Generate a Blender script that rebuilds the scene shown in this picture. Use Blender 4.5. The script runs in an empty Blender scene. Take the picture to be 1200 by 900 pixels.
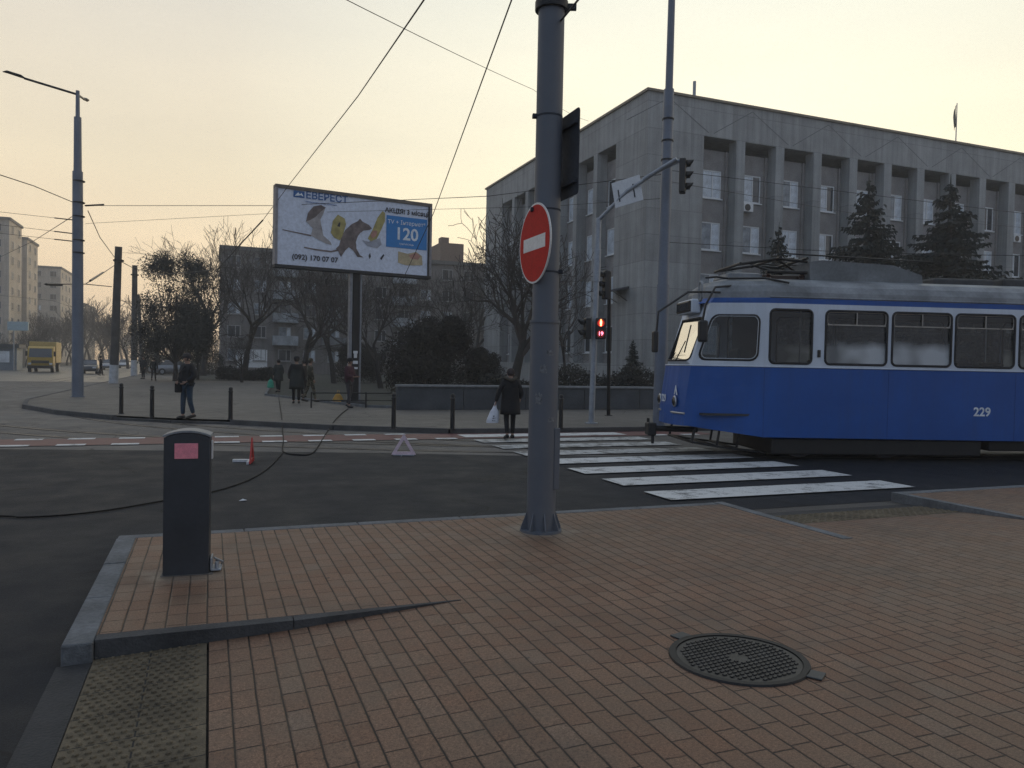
import bpy, bmesh, math, random
from mathutils import Vector, Matrix
random.seed(7)
SC = bpy.context.scene
COL = SC.collection
rad = math.radians

# ------------------------------------------------------------------ camera
W_PX, H_PX, F_PX = 1200.0, 900.0, 900.0
EYE = 1.62
_p, _r = math.atan(22/900), rad(1.15)
FW = Vector((0, math.cos(_p), -math.sin(_p)))
_u0 = Vector((0, math.sin(_p), math.cos(_p))); _r0 = Vector((1, 0, 0))
RT = math.cos(_r)*_r0 + math.sin(_r)*_u0
UP = -math.sin(_r)*_r0 + math.cos(_r)*_u0
cam_d = bpy.data.cameras.new('camera')
cam = bpy.data.objects.new('camera', cam_d); COL.objects.link(cam)
cam_d.sensor_fit = 'HORIZONTAL'; cam_d.sensor_width = 36; cam_d.lens = 36*F_PX/W_PX
cam_d.clip_start = 0.05; cam_d.clip_end = 3000
m3 = Matrix((RT, UP, -FW)).transposed()
cam.matrix_world = Matrix.Translation((0, 0, EYE)) @ m3.to_4x4()
SC.camera = cam

# ------------------------------------------------------------------ world, sun, exposure
SUN_AZ, SUN_EL = rad(16), rad(5)          # azimuth from +Y towards +X
SUN = Vector((math.sin(SUN_AZ)*math.cos(SUN_EL), math.cos(SUN_AZ)*math.cos(SUN_EL), math.sin(SUN_EL)))
world = bpy.data.worlds.new('World'); SC.world = world; world.use_nodes = True
wt = world.node_tree; wn = wt.nodes; wl = wt.links; wn.clear()
w_out = wn.new('ShaderNodeOutputWorld'); w_bg = wn.new('ShaderNodeBackground'); w_bg.inputs[1].default_value = 0.1
sky = wn.new('ShaderNodeTexSky'); sky.sky_type = 'NISHITA'; sky.sun_disc = False
sky.sun_elevation = SUN_EL; sky.sun_rotation = SUN_AZ; sky.dust_density = 3.0; sky.air_density = 1.2
w_tc = wn.new('ShaderNodeTexCoord')
w_sep = wn.new('ShaderNodeSeparateXYZ'); wl.new(w_tc.outputs['Generated'], w_sep.inputs[0])
w_ramp = wn.new('ShaderNodeValToRGB'); wl.new(w_sep.outputs['Z'], w_ramp.inputs[0])
def ramp(node, stops):
    cr = node.color_ramp
    while len(cr.elements) < len(stops): cr.elements.new(0.5)
    for e, (p, c) in zip(cr.elements, stops): e.position = p; e.color = (*c, 1)
ramp(w_ramp, [(0.0, (.90, .62, .36)), (.10, (.86, .66, .43)), (.22, (.76, .65, .47)), (.42, (.62, .585, .52)), (.70, (.38, .41, .46)), (1.0, (.27, .34, .44))])
w_ramp2 = wn.new('ShaderNodeValToRGB'); wl.new(w_sep.outputs['Z'], w_ramp2.inputs[0])
ramp(w_ramp2, [(0.0, (.26, .29, .36)), (.25, (.27, .32, .41)), (1.0, (.25, .32, .43))])
w_dot = wn.new('ShaderNodeVectorMath'); w_dot.operation = 'DOT_PRODUCT'
wl.new(w_tc.outputs['Generated'], w_dot.inputs[0]); w_dot.inputs[1].default_value = (math.sin(rad(19))*math.cos(rad(13)), math.cos(rad(19))*math.cos(rad(13)), math.sin(rad(13)))
w_gl = wn.new('ShaderNodeValToRGB'); wl.new(w_dot.outputs['Value'], w_gl.inputs[0])
ramp(w_gl, [(0.0, (.0, .0, .0)), (.55, (.02, .02, .02)), (.78, (.04, .045, .035)), (.92, (.15, .18, .14)), (1.0, (.25, .29, .22))])
w_back = wn.new('ShaderNodeValToRGB')
w_map = wn.new('ShaderNodeMapRange'); w_map.inputs[1].default_value = -1; w_map.inputs[2].default_value = 1
wl.new(w_dot.outputs['Value'], w_map.inputs[0]); wl.new(w_map.outputs[0], w_back.inputs[0])
ramp(w_back, [(0.0, (0, 0, 0)), (.40, (.06, .06, .06)), (.62, (.55, .55, .55)), (.78, (1, 1, 1)), (1, (1, 1, 1))])
def wmix(mode, fac, a, b):
    n = wn.new('ShaderNodeMix'); n.data_type = 'RGBA'; n.blend_type = mode; n.clamp_result = False
    n.inputs[0].default_value = fac
    wl.new(a, n.inputs[6])
    if hasattr(b, 'is_linked'): wl.new(b, n.inputs[7])
    else: n.inputs[7].default_value = b
    return n.outputs[2]
c = wmix('MIX', 0, w_ramp2.outputs[0], w_ramp.outputs[0]); wl.new(w_back.outputs[0], c.node.inputs[0])
c = wmix('ADD', 1, c, w_gl.outputs[0])
c = wmix('MULTIPLY', 1, c, (10, 10, 10, 1))            # the haze layer in sky units (background strength 0.1)
c = wmix('MIX', .93, sky.outputs[0], c)                 # thick morning haze over the clear sky
w_mp = wn.new('ShaderNodeMapping'); w_mp.inputs['Scale'].default_value = (1.2, 1.2, 5.0); wl.new(w_tc.outputs['Generated'], w_mp.inputs[0])
w_nz = wn.new('ShaderNodeTexNoise'); w_nz.inputs['Scale'].default_value = 1.6; w_nz.inputs['Detail'].default_value = 5; wl.new(w_mp.outputs[0], w_nz.inputs[0])
w_nr = wn.new('ShaderNodeValToRGB'); wl.new(w_nz.outputs[0], w_nr.inputs[0]); ramp(w_nr, [(.3, (.93, .94, .96)), (.7, (1.05, 1.04, 1.03))])
c = wmix('MULTIPLY', 1, c, w_nr.outputs[0])             # thin uneven veils of cloud
wl.new(c, w_bg.inputs[0]); wl.new(w_bg.outputs[0], w_out.inputs[0])

sun_d = bpy.data.lights.new('sun', 'SUN'); sun_d.energy = 0.6; sun_d.angle = rad(10); sun_d.color = (1, .78, .52)
sun_o = bpy.data.objects.new('sun', sun_d); COL.objects.link(sun_o)
sun_o.rotation_euler = (-SUN).to_track_quat('-Z', 'Y').to_euler()
SC.view_settings.view_transform = 'Standard'; SC.view_settings.look = 'None'
SC.view_settings.exposure = 0.36; SC.view_settings.gamma = 1.0; SC.view_settings.use_curve_mapping = False
SC.render.engine = 'CYCLES'
SC.cycles.use_denoising = True; SC.cycles.denoising_prefilter = 'NONE'
SC.cycles.max_bounces = 6; SC.cycles.diffuse_bounces = 3; SC.cycles.glossy_bounces = 3
SC.cycles.transparent_max_bounces = 12; SC.cycles.volume_bounces = 1; SC.cycles.transmission_bounces = 4
SC.cycles.caustics_reflective = False; SC.cycles.caustics_refractive = False

# ------------------------------------------------------------------ measuring helpers
TH = rad(21.5)                                          # street grid: u across, v along
UV = Matrix.Rotation(TH, 4, 'Z')
def w2(u, v, z=0): return UV @ Vector((u, v, z))
def ray(x, y): return FW + (x-600)/F_PX*RT - (y-450)/F_PX*UP
def G(x, y, z=0.0):
    d = ray(x, y); t = (z-EYE)/d.z; return Vector((0, 0, EYE)) + d*t
def P(x, y, Y):
    d = ray(x, y); return Vector((0, 0, EYE)) + d*(Y/d.y)
ROAD = -0.12

# ------------------------------------------------------------------ materials
MATS = {}
def lin(c): return tuple(c)
def _nt(name):
    m = bpy.data.materials.new(name); m.use_nodes = True
    t = m.node_tree; return m, t, t.nodes['Principled BSDF']
def mat(name, col, rough=.7, metal=0.0, var=.18, scale=6.0, bump=0.0, bscale=60.0, spec=.5, var2=.12, emit=None, coat=0):
    if name in MATS: return MATS[name]
    m, t, b = _nt(name); N = t.nodes; L = t.links
    tc = N.new('ShaderNodeTexCoord')
    n1 = N.new('ShaderNodeTexNoise'); n1.inputs['Scale'].default_value = scale; n1.inputs['Detail'].default_value = 5
    n2 = N.new('ShaderNodeTexNoise'); n2.inputs['Scale'].default_value = scale*9; n2.inputs['Detail'].default_value = 3
    L.new(tc.outputs['Object'], n1.inputs[0]); L.new(tc.outputs['Object'], n2.inputs[0])
    mr = N.new('ShaderNodeMapRange'); mr.inputs[1].default_value = .3; mr.inputs[2].default_value = .7
    mr.inputs[3].default_value = 1-var; mr.inputs[4].default_value = 1+var; L.new(n1.outputs[0], mr.inputs[0])
    mr2 = N.new('ShaderNodeMapRange'); mr2.inputs[1].default_value = .3; mr2.inputs[2].default_value = .7
    mr2.inputs[3].default_value = 1-var2; mr2.inputs[4].default_value = 1+var2; L.new(n2.outputs[0], mr2.inputs[0])
    mu = N.new('ShaderNodeMath'); mu.operation = 'MULTIPLY'; L.new(mr.outputs[0], mu.inputs[0]); L.new(mr2.outputs[0], mu.inputs[1])
    vm = N.new('ShaderNodeVectorMath'); vm.operation = 'SCALE'; vm.inputs[0].default_value = col; L.new(mu.outputs[0], vm.inputs['Scale'])
    L.new(vm.outputs[0], b.inputs['Base Color'])
    b.inputs['Roughness'].default_value = rough; b.inputs['Metallic'].default_value = metal
    b.inputs['Specular IOR Level'].default_value = spec
    if coat: b.inputs['Coat Weight'].default_value = coat; b.inputs['Coat Roughness'].default_value = .15
    if bump:
        n3 = N.new('ShaderNodeTexNoise'); n3.inputs['Scale'].default_value = bscale; n3.inputs['Detail'].default_value = 4
        L.new(tc.outputs['Object'], n3.inputs[0])
        bp = N.new('ShaderNodeBump'); bp.inputs['Strength'].default_value = bump; bp.inputs['Distance'].default_value = .02
        L.new(n3.outputs[0], bp.inputs['Height']); L.new(bp.outputs[0], b.inputs['Normal'])
    if emit:
        b.inputs['Emission Color'].default_value = (*emit[:3], 1); b.inputs['Emission Strength'].default_value = emit[3]
    MATS[name] = m
    return m

class X:
    """little expression builder for shader maths"""
    def __init__(s, t): s.t = t
    def __call__(s, op, a, b=None, c=None):
        n = s.t.nodes.new('ShaderNodeMath'); n.operation = op
        for i, q in enumerate((a, b, c)):
            if q is None: continue
            if hasattr(q, 'is_linked'): s.t.links.new(q, n.inputs[i])
            else: n.inputs[i].default_value = q
        return n.outputs[0]
    def noise(s, vec, scale, detail=4, rough=.5):
        n = s.t.nodes.new('ShaderNodeTexNoise'); n.inputs['Scale'].default_value = scale; n.inputs['Detail'].default_value = detail
        n.inputs['Roughness'].default_value = rough
        s.t.links.new(vec, n.inputs[0]); return n.outputs[0]
    def white(s, a, b=None):
        n = s.t.nodes.new('ShaderNodeTexWhiteNoise'); n.noise_dimensions = '2D'
        cb = s.t.nodes.new('ShaderNodeCombineXYZ'); s.t.links.new(a, cb.inputs[0])
        if b is not None: s.t.links.new(b, cb.inputs[1])
        s.t.links.new(cb.outputs[0], n.inputs[0]); return n.outputs['Value'], n.outputs['Color']
    def mix(s, fac, a, b, mode='MIX'):
        n = s.t.nodes.new('ShaderNodeMix'); n.data_type = 'RGBA'; n.blend_type = mode
        for i, q in ((0, fac), (6, a), (7, b)):
            if hasattr(q, 'is_linked'): s.t.links.new(q, n.inputs[i])
            else: n.inputs[i].default_value = q if i == 0 else (*q, 1)
        return n.outputs[2]
    def rampf(s, v, a, b, lo=0., hi=1.):
        n = s.t.nodes.new('ShaderNodeMapRange'); n.inputs[1].default_value = a; n.inputs[2].default_value = b
        n.inputs[3].default_value = lo; n.inputs[4].default_value = hi; s.t.links.new(v, n.inputs[0]); return n.outputs[0]

def paver_material():
    m, t, b = _nt('brick_pavers'); x = X(t)
    tc = t.nodes.new('ShaderNodeTexCoord'); sep = t.nodes.new('ShaderNodeSeparateXYZ'); t.links.new(tc.outputs['Object'], sep.inputs[0])
    obj = tc.outputs['Object']
    wob = x('MULTIPLY', x('SUBTRACT', x.noise(obj, 2.0, 2), .5), .009)
    wob2 = x('MULTIPLY', x('SUBTRACT', x.noise(obj, 9.0, 2), .5), .005)
    u = x('ADD', sep.outputs['X'], x('ADD', wob, wob2)); v = x('ADD', sep.outputs['Y'], wob2)
    cu = x('DIVIDE', u, .1175); col = x('FLOOR', cu); fu = x('FRACT', cu)
    off, _ = x.white(col)
    cv = x('ADD', x('DIVIDE', v, .205), off); row = x('FLOOR', cv); fv = x('FRACT', cv)
    rnd, rcol = x.white(col, row)
    row1 = x('ADD', row, 91.7); rnd2, _ = x.white(col, row1)
    du = x('MULTIPLY', x('MINIMUM', fu, x('SUBTRACT', 1, fu)), .1175)
    dv = x('MULTIPLY', x('MINIMUM', fv, x('SUBTRACT', 1, fv)), .205)
    # long joints are open and dark, the butt joints are tight and only some are dirty
    ju = x.rampf(du, .0026, .0064, 1, 0)
    jv = x('MULTIPLY', x.rampf(dv, .0018, .0054, 1, 0), x.rampf(rnd2, .05, .45, .3, 1))
    joint = x('MAXIMUM', ju, jv)
    big = x.noise(obj, .35, 3); mid = x.noise(obj, 3.5, 5, .6); fine = x.noise(obj, 75, 3, .75); grit = x.noise(obj, 210, 2, .8)
    redA = x.mix(x.rampf(rnd, 0, 1), (.160, .087, .053), (.205, .119, .077))
    tan = x.mix(x.rampf(rnd2, 0, 1), (.148, .092, .059), (.186, .120, .079))
    g = x('ADD', x.rampf(big, .36, .64), x.rampf(sep.outputs['X'], 1.0, 7.0, -.25, .35))
    base = x.mix(x('MINIMUM', x('MAXIMUM', x('ADD', g, x.rampf(rnd, 0, 1, -.35, .35)), 0.), 1.), redA, tan)
    base = x.mix(x.rampf(rnd2, .95, .99, 0, .35), base, (.165, .128, .098))
    k = x('MULTIPLY', x.rampf(mid, .3, .7, .78, 1.18), x('MULTIPLY', x.rampf(fine, .3, .7, .55, 1.45), x.rampf(grit, .3, .7, .5, 1.5)))
    sc = t.nodes.new('ShaderNodeVectorMath'); sc.operation = 'SCALE'; t.links.new(base, sc.inputs[0]); t.links.new(k, sc.inputs['Scale'])
    # worn dirt blotches with their own shape
    dirt = x.rampf(x.noise(obj, 1.1, 6, .62), .53, .68, 0, .45)
    base = x.mix(dirt, sc.outputs[0], (.075, .06, .047))
    vo = t.nodes.new('ShaderNodeTexVoronoi'); vo.inputs['Scale'].default_value = 1.6; t.links.new(obj, vo.inputs[0])
    gr, _ = x.white(x('MULTIPLY', vo.outputs['Color'], 1.0))
    spot = x('MULTIPLY', x.rampf(vo.outputs['Distance'], .022, .034, 1, 0), x.rampf(gr, .45, .5))     # trodden chewing gum
    base = x.mix(x('MULTIPLY', spot, .75), base, (.045, .040, .036))
    chip = x('MULTIPLY', x.rampf(x.noise(obj, 26, 3, .6), .62, .68), x.rampf(x('MINIMUM', du, dv), .016, .006, 0, 1))
    base = x.mix(x('MULTIPLY', chip, .8), base, (.030, .024, .020))
    for pu_, pv_, rad_ in ((3.06, 6.90, .42), (-.13, 6.28, .38)):                                        # sand and mortar left round the two posts
        ds = x('SQRT', x('ADD', x('POWER', x('SUBTRACT', sep.outputs['X'], pu_), 2.0), x('POWER', x('SUBTRACT', sep.outputs['Y'], pv_), 2.0)))
        dn = x('ADD', ds, x('MULTIPLY', x('SUBTRACT', x.noise(obj, 5.0, 5, .65), .5), .5))
        sand = x('MULTIPLY', x.rampf(dn, rad_, rad_*.55, 0, .8), x.rampf(fine, .3, .6, .35, 1))
        base = x.mix(sand, base, (.24, .20, .155)); joint = x('MULTIPLY', joint, x('SUBTRACT', 1, x('MULTIPLY', sand, .7)))
    sandy = x('MULTIPLY', x.rampf(x.noise(obj, .8, 6, .7), .56, .72, 0, .55), x.rampf(fine, .35, .6))
    base = x.mix(sandy, base, (.20, .155, .115)); joint = x('MULTIPLY', joint, x('SUBTRACT', 1, x('MULTIPLY', sandy, .5)))
    fin = x.mix(joint, base, (.012, .008, .006))
    t.links.new(fin, b.inputs['Base Color'])
    t.links.new(x.rampf(mid, .3, .7, .48, .72), b.inputs['Roughness']); b.inputs['Specular IOR Level'].default_value = .35
    edge = x.rampf(x('MINIMUM', du, x('ADD', dv, .003)), .002, .011, 0, 1)
    tilt = x('MULTIPLY', rnd, .35)
    h = x('ADD', x('ADD', edge, tilt), x('MULTIPLY', fine, .35))
    bp = t.nodes.new('ShaderNodeBump'); bp.inputs['Strength'].default_value = .8; bp.inputs['Distance'].default_value = .006
    t.links.new(h, bp.inputs['Height']); t.links.new(bp.outputs[0], b.inputs['Normal'])
    return m

def asphalt_material(name, c0, c1, rough0=.45, rough1=.8, patch=.25):
    m, t, b = _nt(name); x = X(t)
    tc = t.nodes.new('ShaderNodeTexCoord'); obj = tc.outputs['Object']
    big = x.noise(obj, .22, 4); mid = x.noise(obj, 1.7, 6, .62); fine = x.noise(obj, 60, 3, .75); grit = x.noise(obj, 160, 2, .8)
    vo = t.nodes.new('ShaderNodeTexVoronoi'); vo.feature = 'DISTANCE_TO_EDGE'; vo.inputs['Scale'].default_value = .23
    wv = t.nodes.new('ShaderNodeVectorMath'); wv.operation = 'ADD'; t.links.new(obj, wv.inputs[0]); wn_ = t.nodes.new('ShaderNodeTexNoise'); wn_.inputs['Scale'].default_value = 1.3; wn_.inputs['Detail'].default_value = 6; t.links.new(obj, wn_.inputs[0]); t.links.new(wn_.outputs['Color'], wv.inputs[1]); t.links.new(wv.outputs[0], vo.inputs[0])
    crack = x('MULTIPLY', x.rampf(vo.outputs['Distance'], .002, .007, 1, 0), x.rampf(x.noise(obj, .5, 3), .42, .52))
    st = t.nodes.new('ShaderNodeMapping'); st.inputs['Scale'].default_value = (.12, 2.2, 1); t.links.new(obj, st.inputs[0])
    streak = x.noise(st.outputs[0], 1.0, 5, .6)                         # wheel wear along the road
    f = x('ADD', x('MULTIPLY', x.rampf(mid, .3, .7), .5), x('MULTIPLY', x.rampf(streak, .3, .7), .5))
    base = x.mix(f, c0, c1)
    k = x('MULTIPLY', x.rampf(big, .3, .7, 1-patch, 1+patch), x('MULTIPLY', x.rampf(fine, .3, .7, .7, 1.3), x.rampf(grit, .3, .7, .6, 1.4)))
    sc = t.nodes.new('ShaderNodeVectorMath'); sc.operation = 'SCALE'; t.links.new(base, sc.inputs[0]); t.links.new(k, sc.inputs['Scale'])
    t.links.new(x.mix(x('MULTIPLY', crack, .75), sc.outputs[0], tuple(q*.25 for q in c0)), b.inputs['Base Color'])
    t.links.new(x.rampf(mid, .3, .7, rough0, rough1), b.inputs['Roughness']); b.inputs['Specular IOR Level'].default_value = .2
    bp = t.nodes.new('ShaderNodeBump'); bp.inputs['Strength'].default_value = .5; bp.inputs['Distance'].default_value = .006
    t.links.new(x('ADD', fine, grit), bp.inputs['Height']); t.links.new(bp.outputs[0], b.inputs['Normal'])
    return m

def paint_material(name, col, under, wear=.5):
    m, t, b = _nt(name); x = X(t)
    tc = t.nodes.new('ShaderNodeTexCoord'); obj = tc.outputs['Object']
    n = x.noise(obj, 4.0, 8, .72); n2 = x.noise(obj, 60, 3, .7)
    w = x.rampf(x('ADD', x('MULTIPLY', n, .7), x('MULTIPLY', n2, .3)), wear, wear+.10)
    f = x.mix(w, col, under)
    f = x.mix(x.rampf(n2, .35, .65, 0, .3), f, tuple(.6*q for q in col))
    t.links.new(f, b.inputs['Base Color']); b.inputs['Roughness'].default_value = .6
    return m

def concrete_panel_material(name, col, pu, pv, axis='X'):
    """precast panels: thin dark joints, weather streaks"""
    m, t, b = _nt(name); x = X(t)
    tc = t.nodes.new('ShaderNodeTexCoord'); obj = tc.outputs['Object']
    sep = t.nodes.new('ShaderNodeSeparateXYZ'); t.links.new(obj, sep.inputs[0])
    along = x('ADD', sep.outputs['X'], sep.outputs['Y']); z = sep.outputs['Z']
    fu = x('FRACT', x('DIVIDE', along, pu)); fz = x('FRACT', x('DIVIDE', z, pv))
    du = x('MULTIPLY', x('MINIMUM', fu, x('SUBTRACT', 1, fu)), pu); dz = x('MULTIPLY', x('MINIMUM', fz, x('SUBTRACT', 1, fz)), pv)
    j = x('MAXIMUM', x.rampf(du, .008, .025, 1, 0), x.rampf(dz, .012, .035, 1, 0))
    pr, _ = x.white(x('FLOOR', x('DIVIDE', along, pu)), x('FLOOR', x('DIVIDE', z, pv)))
    st = t.nodes.new('ShaderNodeMapping'); st.inputs['Scale'].default_value = (2.2, 2.2, .12); t.links.new(obj, st.inputs[0])
    streak = x.noise(st.outputs[0], 1.0, 6, .65); blot = x.noise(obj, .8, 5, .6); fine = x.noise(obj, 14, 4, .7)
    k = x('MULTIPLY', x('MULTIPLY', x.rampf(pr, 0, 1, .90, 1.08), x.rampf(streak, .3, .7, .72, 1.18)), x('MULTIPLY', x.rampf(blot, .3, .7, .88, 1.12), x.rampf(fine, .3, .7, .9, 1.1)))
    sc = t.nodes.new('ShaderNodeVectorMath'); sc.operation = 'SCALE'; sc.inputs[0].default_value = col; t.links.new(k, sc.inputs['Scale'])
    f = x.mix(x('MULTIPLY', j, .42), sc.outputs[0], tuple(q*.35 for q in col))
    t.links.new(f, b.inputs['Base Color']); b.inputs['Roughness'].default_value = .85
    bp = t.nodes.new('ShaderNodeBump'); bp.inputs['Strength'].default_value = .4; bp.inputs['Distance'].default_value = .03
    t.links.new(fine, bp.inputs['Height']); t.links.new(bp.outputs[0], b.inputs['Normal'])
    return m

def glass_material(name, tint=(.55, .6, .62), refl=.5, low_pale=0.0):
    m, t, b = _nt(name); N = t.nodes; L = t.links; N.remove(b); x = X(t)
    out = N['Material Output']
    tr = N.new('ShaderNodeBsdfTransparent'); tr.inputs[0].default_value = (*tint, 1)
    gl = N.new('ShaderNodeBsdfGlossy'); gl.inputs['Roughness'].default_value = .03
    fr = N.new('ShaderNodeFresnel'); fr.inputs[0].default_value = 1.5
    ms = N.new('ShaderNodeMixShader')
    L.new(x('MINIMUM', x('MULTIPLY', fr.outputs[0], 1.0+refl), 1.), ms.inputs[0]); L.new(tr.outputs[0], ms.inputs[1]); L.new(gl.outputs[0], ms.inputs[2])
    sh = ms.outputs[0]
    if low_pale:                                             # pale diffuse layer, strongest in the lower half of the panes
        tc = N.new('ShaderNodeTexCoord'); sep = N.new('ShaderNodeSeparateXYZ'); L.new(tc.outputs['Object'], sep.inputs[0])
        df = N.new('ShaderNodeBsdfTranslucent'); df.inputs[0].default_value = (.85, .9, .92, 1)
        d2 = N.new('ShaderNodeBsdfDiffuse'); d2.inputs[0].default_value = (.78, .82, .85, 1)
        a = N.new('ShaderNodeMixShader'); a.inputs[0].default_value = .7; L.new(df.outputs[0], a.inputs[1]); L.new(d2.outputs[0], a.inputs[2])
        nz = x.noise(tc.outputs['Object'], 1.7, 4)
        lvl = x('ADD', sep.outputs['Z'], x('MULTIPLY', x('SUBTRACT', nz, .5), .22))
        fac = x('MULTIPLY', x.rampf(lvl, 2.16, 2.34, low_pale, .02), x.rampf(x.noise(tc.outputs['Object'], .9, 2), .40, .56, .25, 1))
        m2 = N.new('ShaderNodeMixShader'); L.new(fac, m2.inputs[0]); L.new(sh, m2.inputs[1]); L.new(a.outputs[0], m2.inputs[2]); sh = m2.outputs[0]
    L.new(sh, out.inputs[0]); return m

def camo_material():
    m, t, b = _nt('camouflage_cloth'); x = X(t); tc = t.nodes.new('ShaderNodeTexCoord')
    n = x.noise(tc.outputs['Object'], 7, 2); n2 = x.noise(tc.outputs['Object'], 11, 2)
    f = x.mix(x.rampf(n, .48, .52), (.05, .045, .03), (.13, .115, .08)); f = x.mix(x.rampf(n2, .57, .6), f, (.02, .022, .016))
    t.links.new(f, b.inputs['Base Color']); b.inputs['Roughness'].default_value = .9; return m

ASPH = asphalt_material('new_asphalt', (.0105, .0135, .0185), (.0155, .019, .025), .6, .8, .12)
ASPH_OLD = asphalt_material('old_asphalt', (.070, .064, .056), (.100, .092, .082), .4, .7, .2)
STREET = asphalt_material('street_asphalt', (.10, .097, .09), (.14, .135, .125), .28, .45, .15)
TRACKBED = asphalt_material('track_bed', (.105, .100, .094), (.140, .133, .124), .5, .8, .2)
PLAZA = asphalt_material('plaza_paving', (.105, .098, .088), (.150, .140, .126), .5, .8, .15)
PAVERS = paver_material()
WHITE_PAINT = paint_material('road_white', (.62, .63, .62), (.05, .05, .05), .515)
WORN_PAINT = paint_material('road_white_worn', (.50, .51, .50), (.065, .063, .06), .47)
RED_PAINT = paint_material('road_red', (.13, .045, .043), (.07, .05, .045), .53)
KERB = mat('kerb_granite', (.125, .135, .145), .8, var=.3, scale=3, bump=.5, bscale=80, var2=.2)
KERB_D = mat('kerb_dark', (.05, .052, .055), .85, var=.3, scale=4, bump=.5)
STRIP = mat('flush_strip', (.034, .034, .035), .85, var=.25, scale=4, bump=.5)
TACTILE = mat('tactile_concrete', (.118, .094, .060), .85, var=.3, scale=2.5, bump=.6, bscale=90, var2=.25)
STEEL = mat('rail_steel', (.10, .10, .11), .35, 1.0, var=.2)
GROOVE = mat('rail_groove', (.010, .010, .010), .8)
POLE = mat('pole_paint', (.105, .120, .145), .45, var=.12, scale=2.2, bump=.12, bscale=40, var2=.06)
POLE_L = mat('pole_paint_light', (.14, .165, .21), .45, var=.12, scale=2, bump=.1, bscale=40, var2=.06)
GALV = mat('galvanised_steel', (.30, .33, .37), .5, .3, var=.15, scale=5)
SIGN_BACK = mat('sign_back_grey', (.050, .056, .068), .85, 0, spec=.15, var=.12, scale=3)
BLACK = mat('black_plastic', (.012, .012, .013), .45, var=.15)
BLACK_M = mat('black_metal', (.014, .014, .015), .5, .2, var=.2)
RUBBER = mat('rubber', (.010, .010, .011), .6)
ANTHR = mat('anthracite_metal', (.040, .044, .051), .42, .1, var=.15, scale=4, var2=.06)
SIGN_RED = mat('sign_red', (.52, .020, .016), .65, var=.08, spec=.15)
SIGN_WHITE = mat('sign_white', (.62, .64, .66), .4, var=.06)
CONC_POLE = mat('concrete_pole', (.085, .080, .076), .9, var=.25, scale=2, bump=.4, bscale=20)
WHITEWASH = mat('whitewash', (.50, .52, .54), .9, var=.2, scale=4)
BARK = mat('bark', (.030, .026, .024), .95, var=.3, scale=5, bump=.6, bscale=25)
TWIG = mat('twigs', (.050, .042, .037), .95, var=.25, scale=2)
WIRE = mat('wire_black', (.018, .017, .016), .6)
ZINC = mat('zinc_cap', (.20, .17, .13), .6, .2, var=.2)

def grimy(name, col, rough, grime, amount=.5):
    m, t, b = _nt(name); x = X(t); tc = t.nodes.new('ShaderNodeTexCoord'); obj = tc.outputs['Object']
    st = t.nodes.new('ShaderNodeMapping'); st.inputs['Scale'].default_value = (5, 5, .5); t.links.new(obj, st.inputs[0])
    streak = x.noise(st.outputs[0], 1.0, 7, .7); blot = x.noise(obj, 1.1, 6, .65); speck = x.noise(obj, 38, 3, .7)
    f = x('MULTIPLY', x.rampf(streak, .45, .75, 0, amount), x.rampf(blot, .35, .65, .2, 1))
    f = x('MAXIMUM', f, x('MULTIPLY', x.rampf(speck, .66, .74), amount*.6))
    base = x.mix(x.rampf(blot, .3, .7), tuple(q*.88 for q in col), tuple(q*1.1 for q in col))
    t.links.new(x.mix(f, base, grime), b.inputs['Base Color']); t.links.new(x.rampf(streak, .3, .7, rough-.08, rough+.2), b.inputs['Roughness'])
    bp = t.nodes.new('ShaderNodeBump'); bp.inputs['Strength'].default_value = .12; bp.inputs['Distance'].default_value = .05; t.links.new(x.noise(obj, 1.6, 2), bp.inputs['Height']); t.links.new(bp.outputs[0], b.inputs['Normal'])
    MATS[name] = m; return m
POLE = grimy('pole_paint_worn', (.105, .120, .145), .5, (.20, .17, .14), .45)
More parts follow.
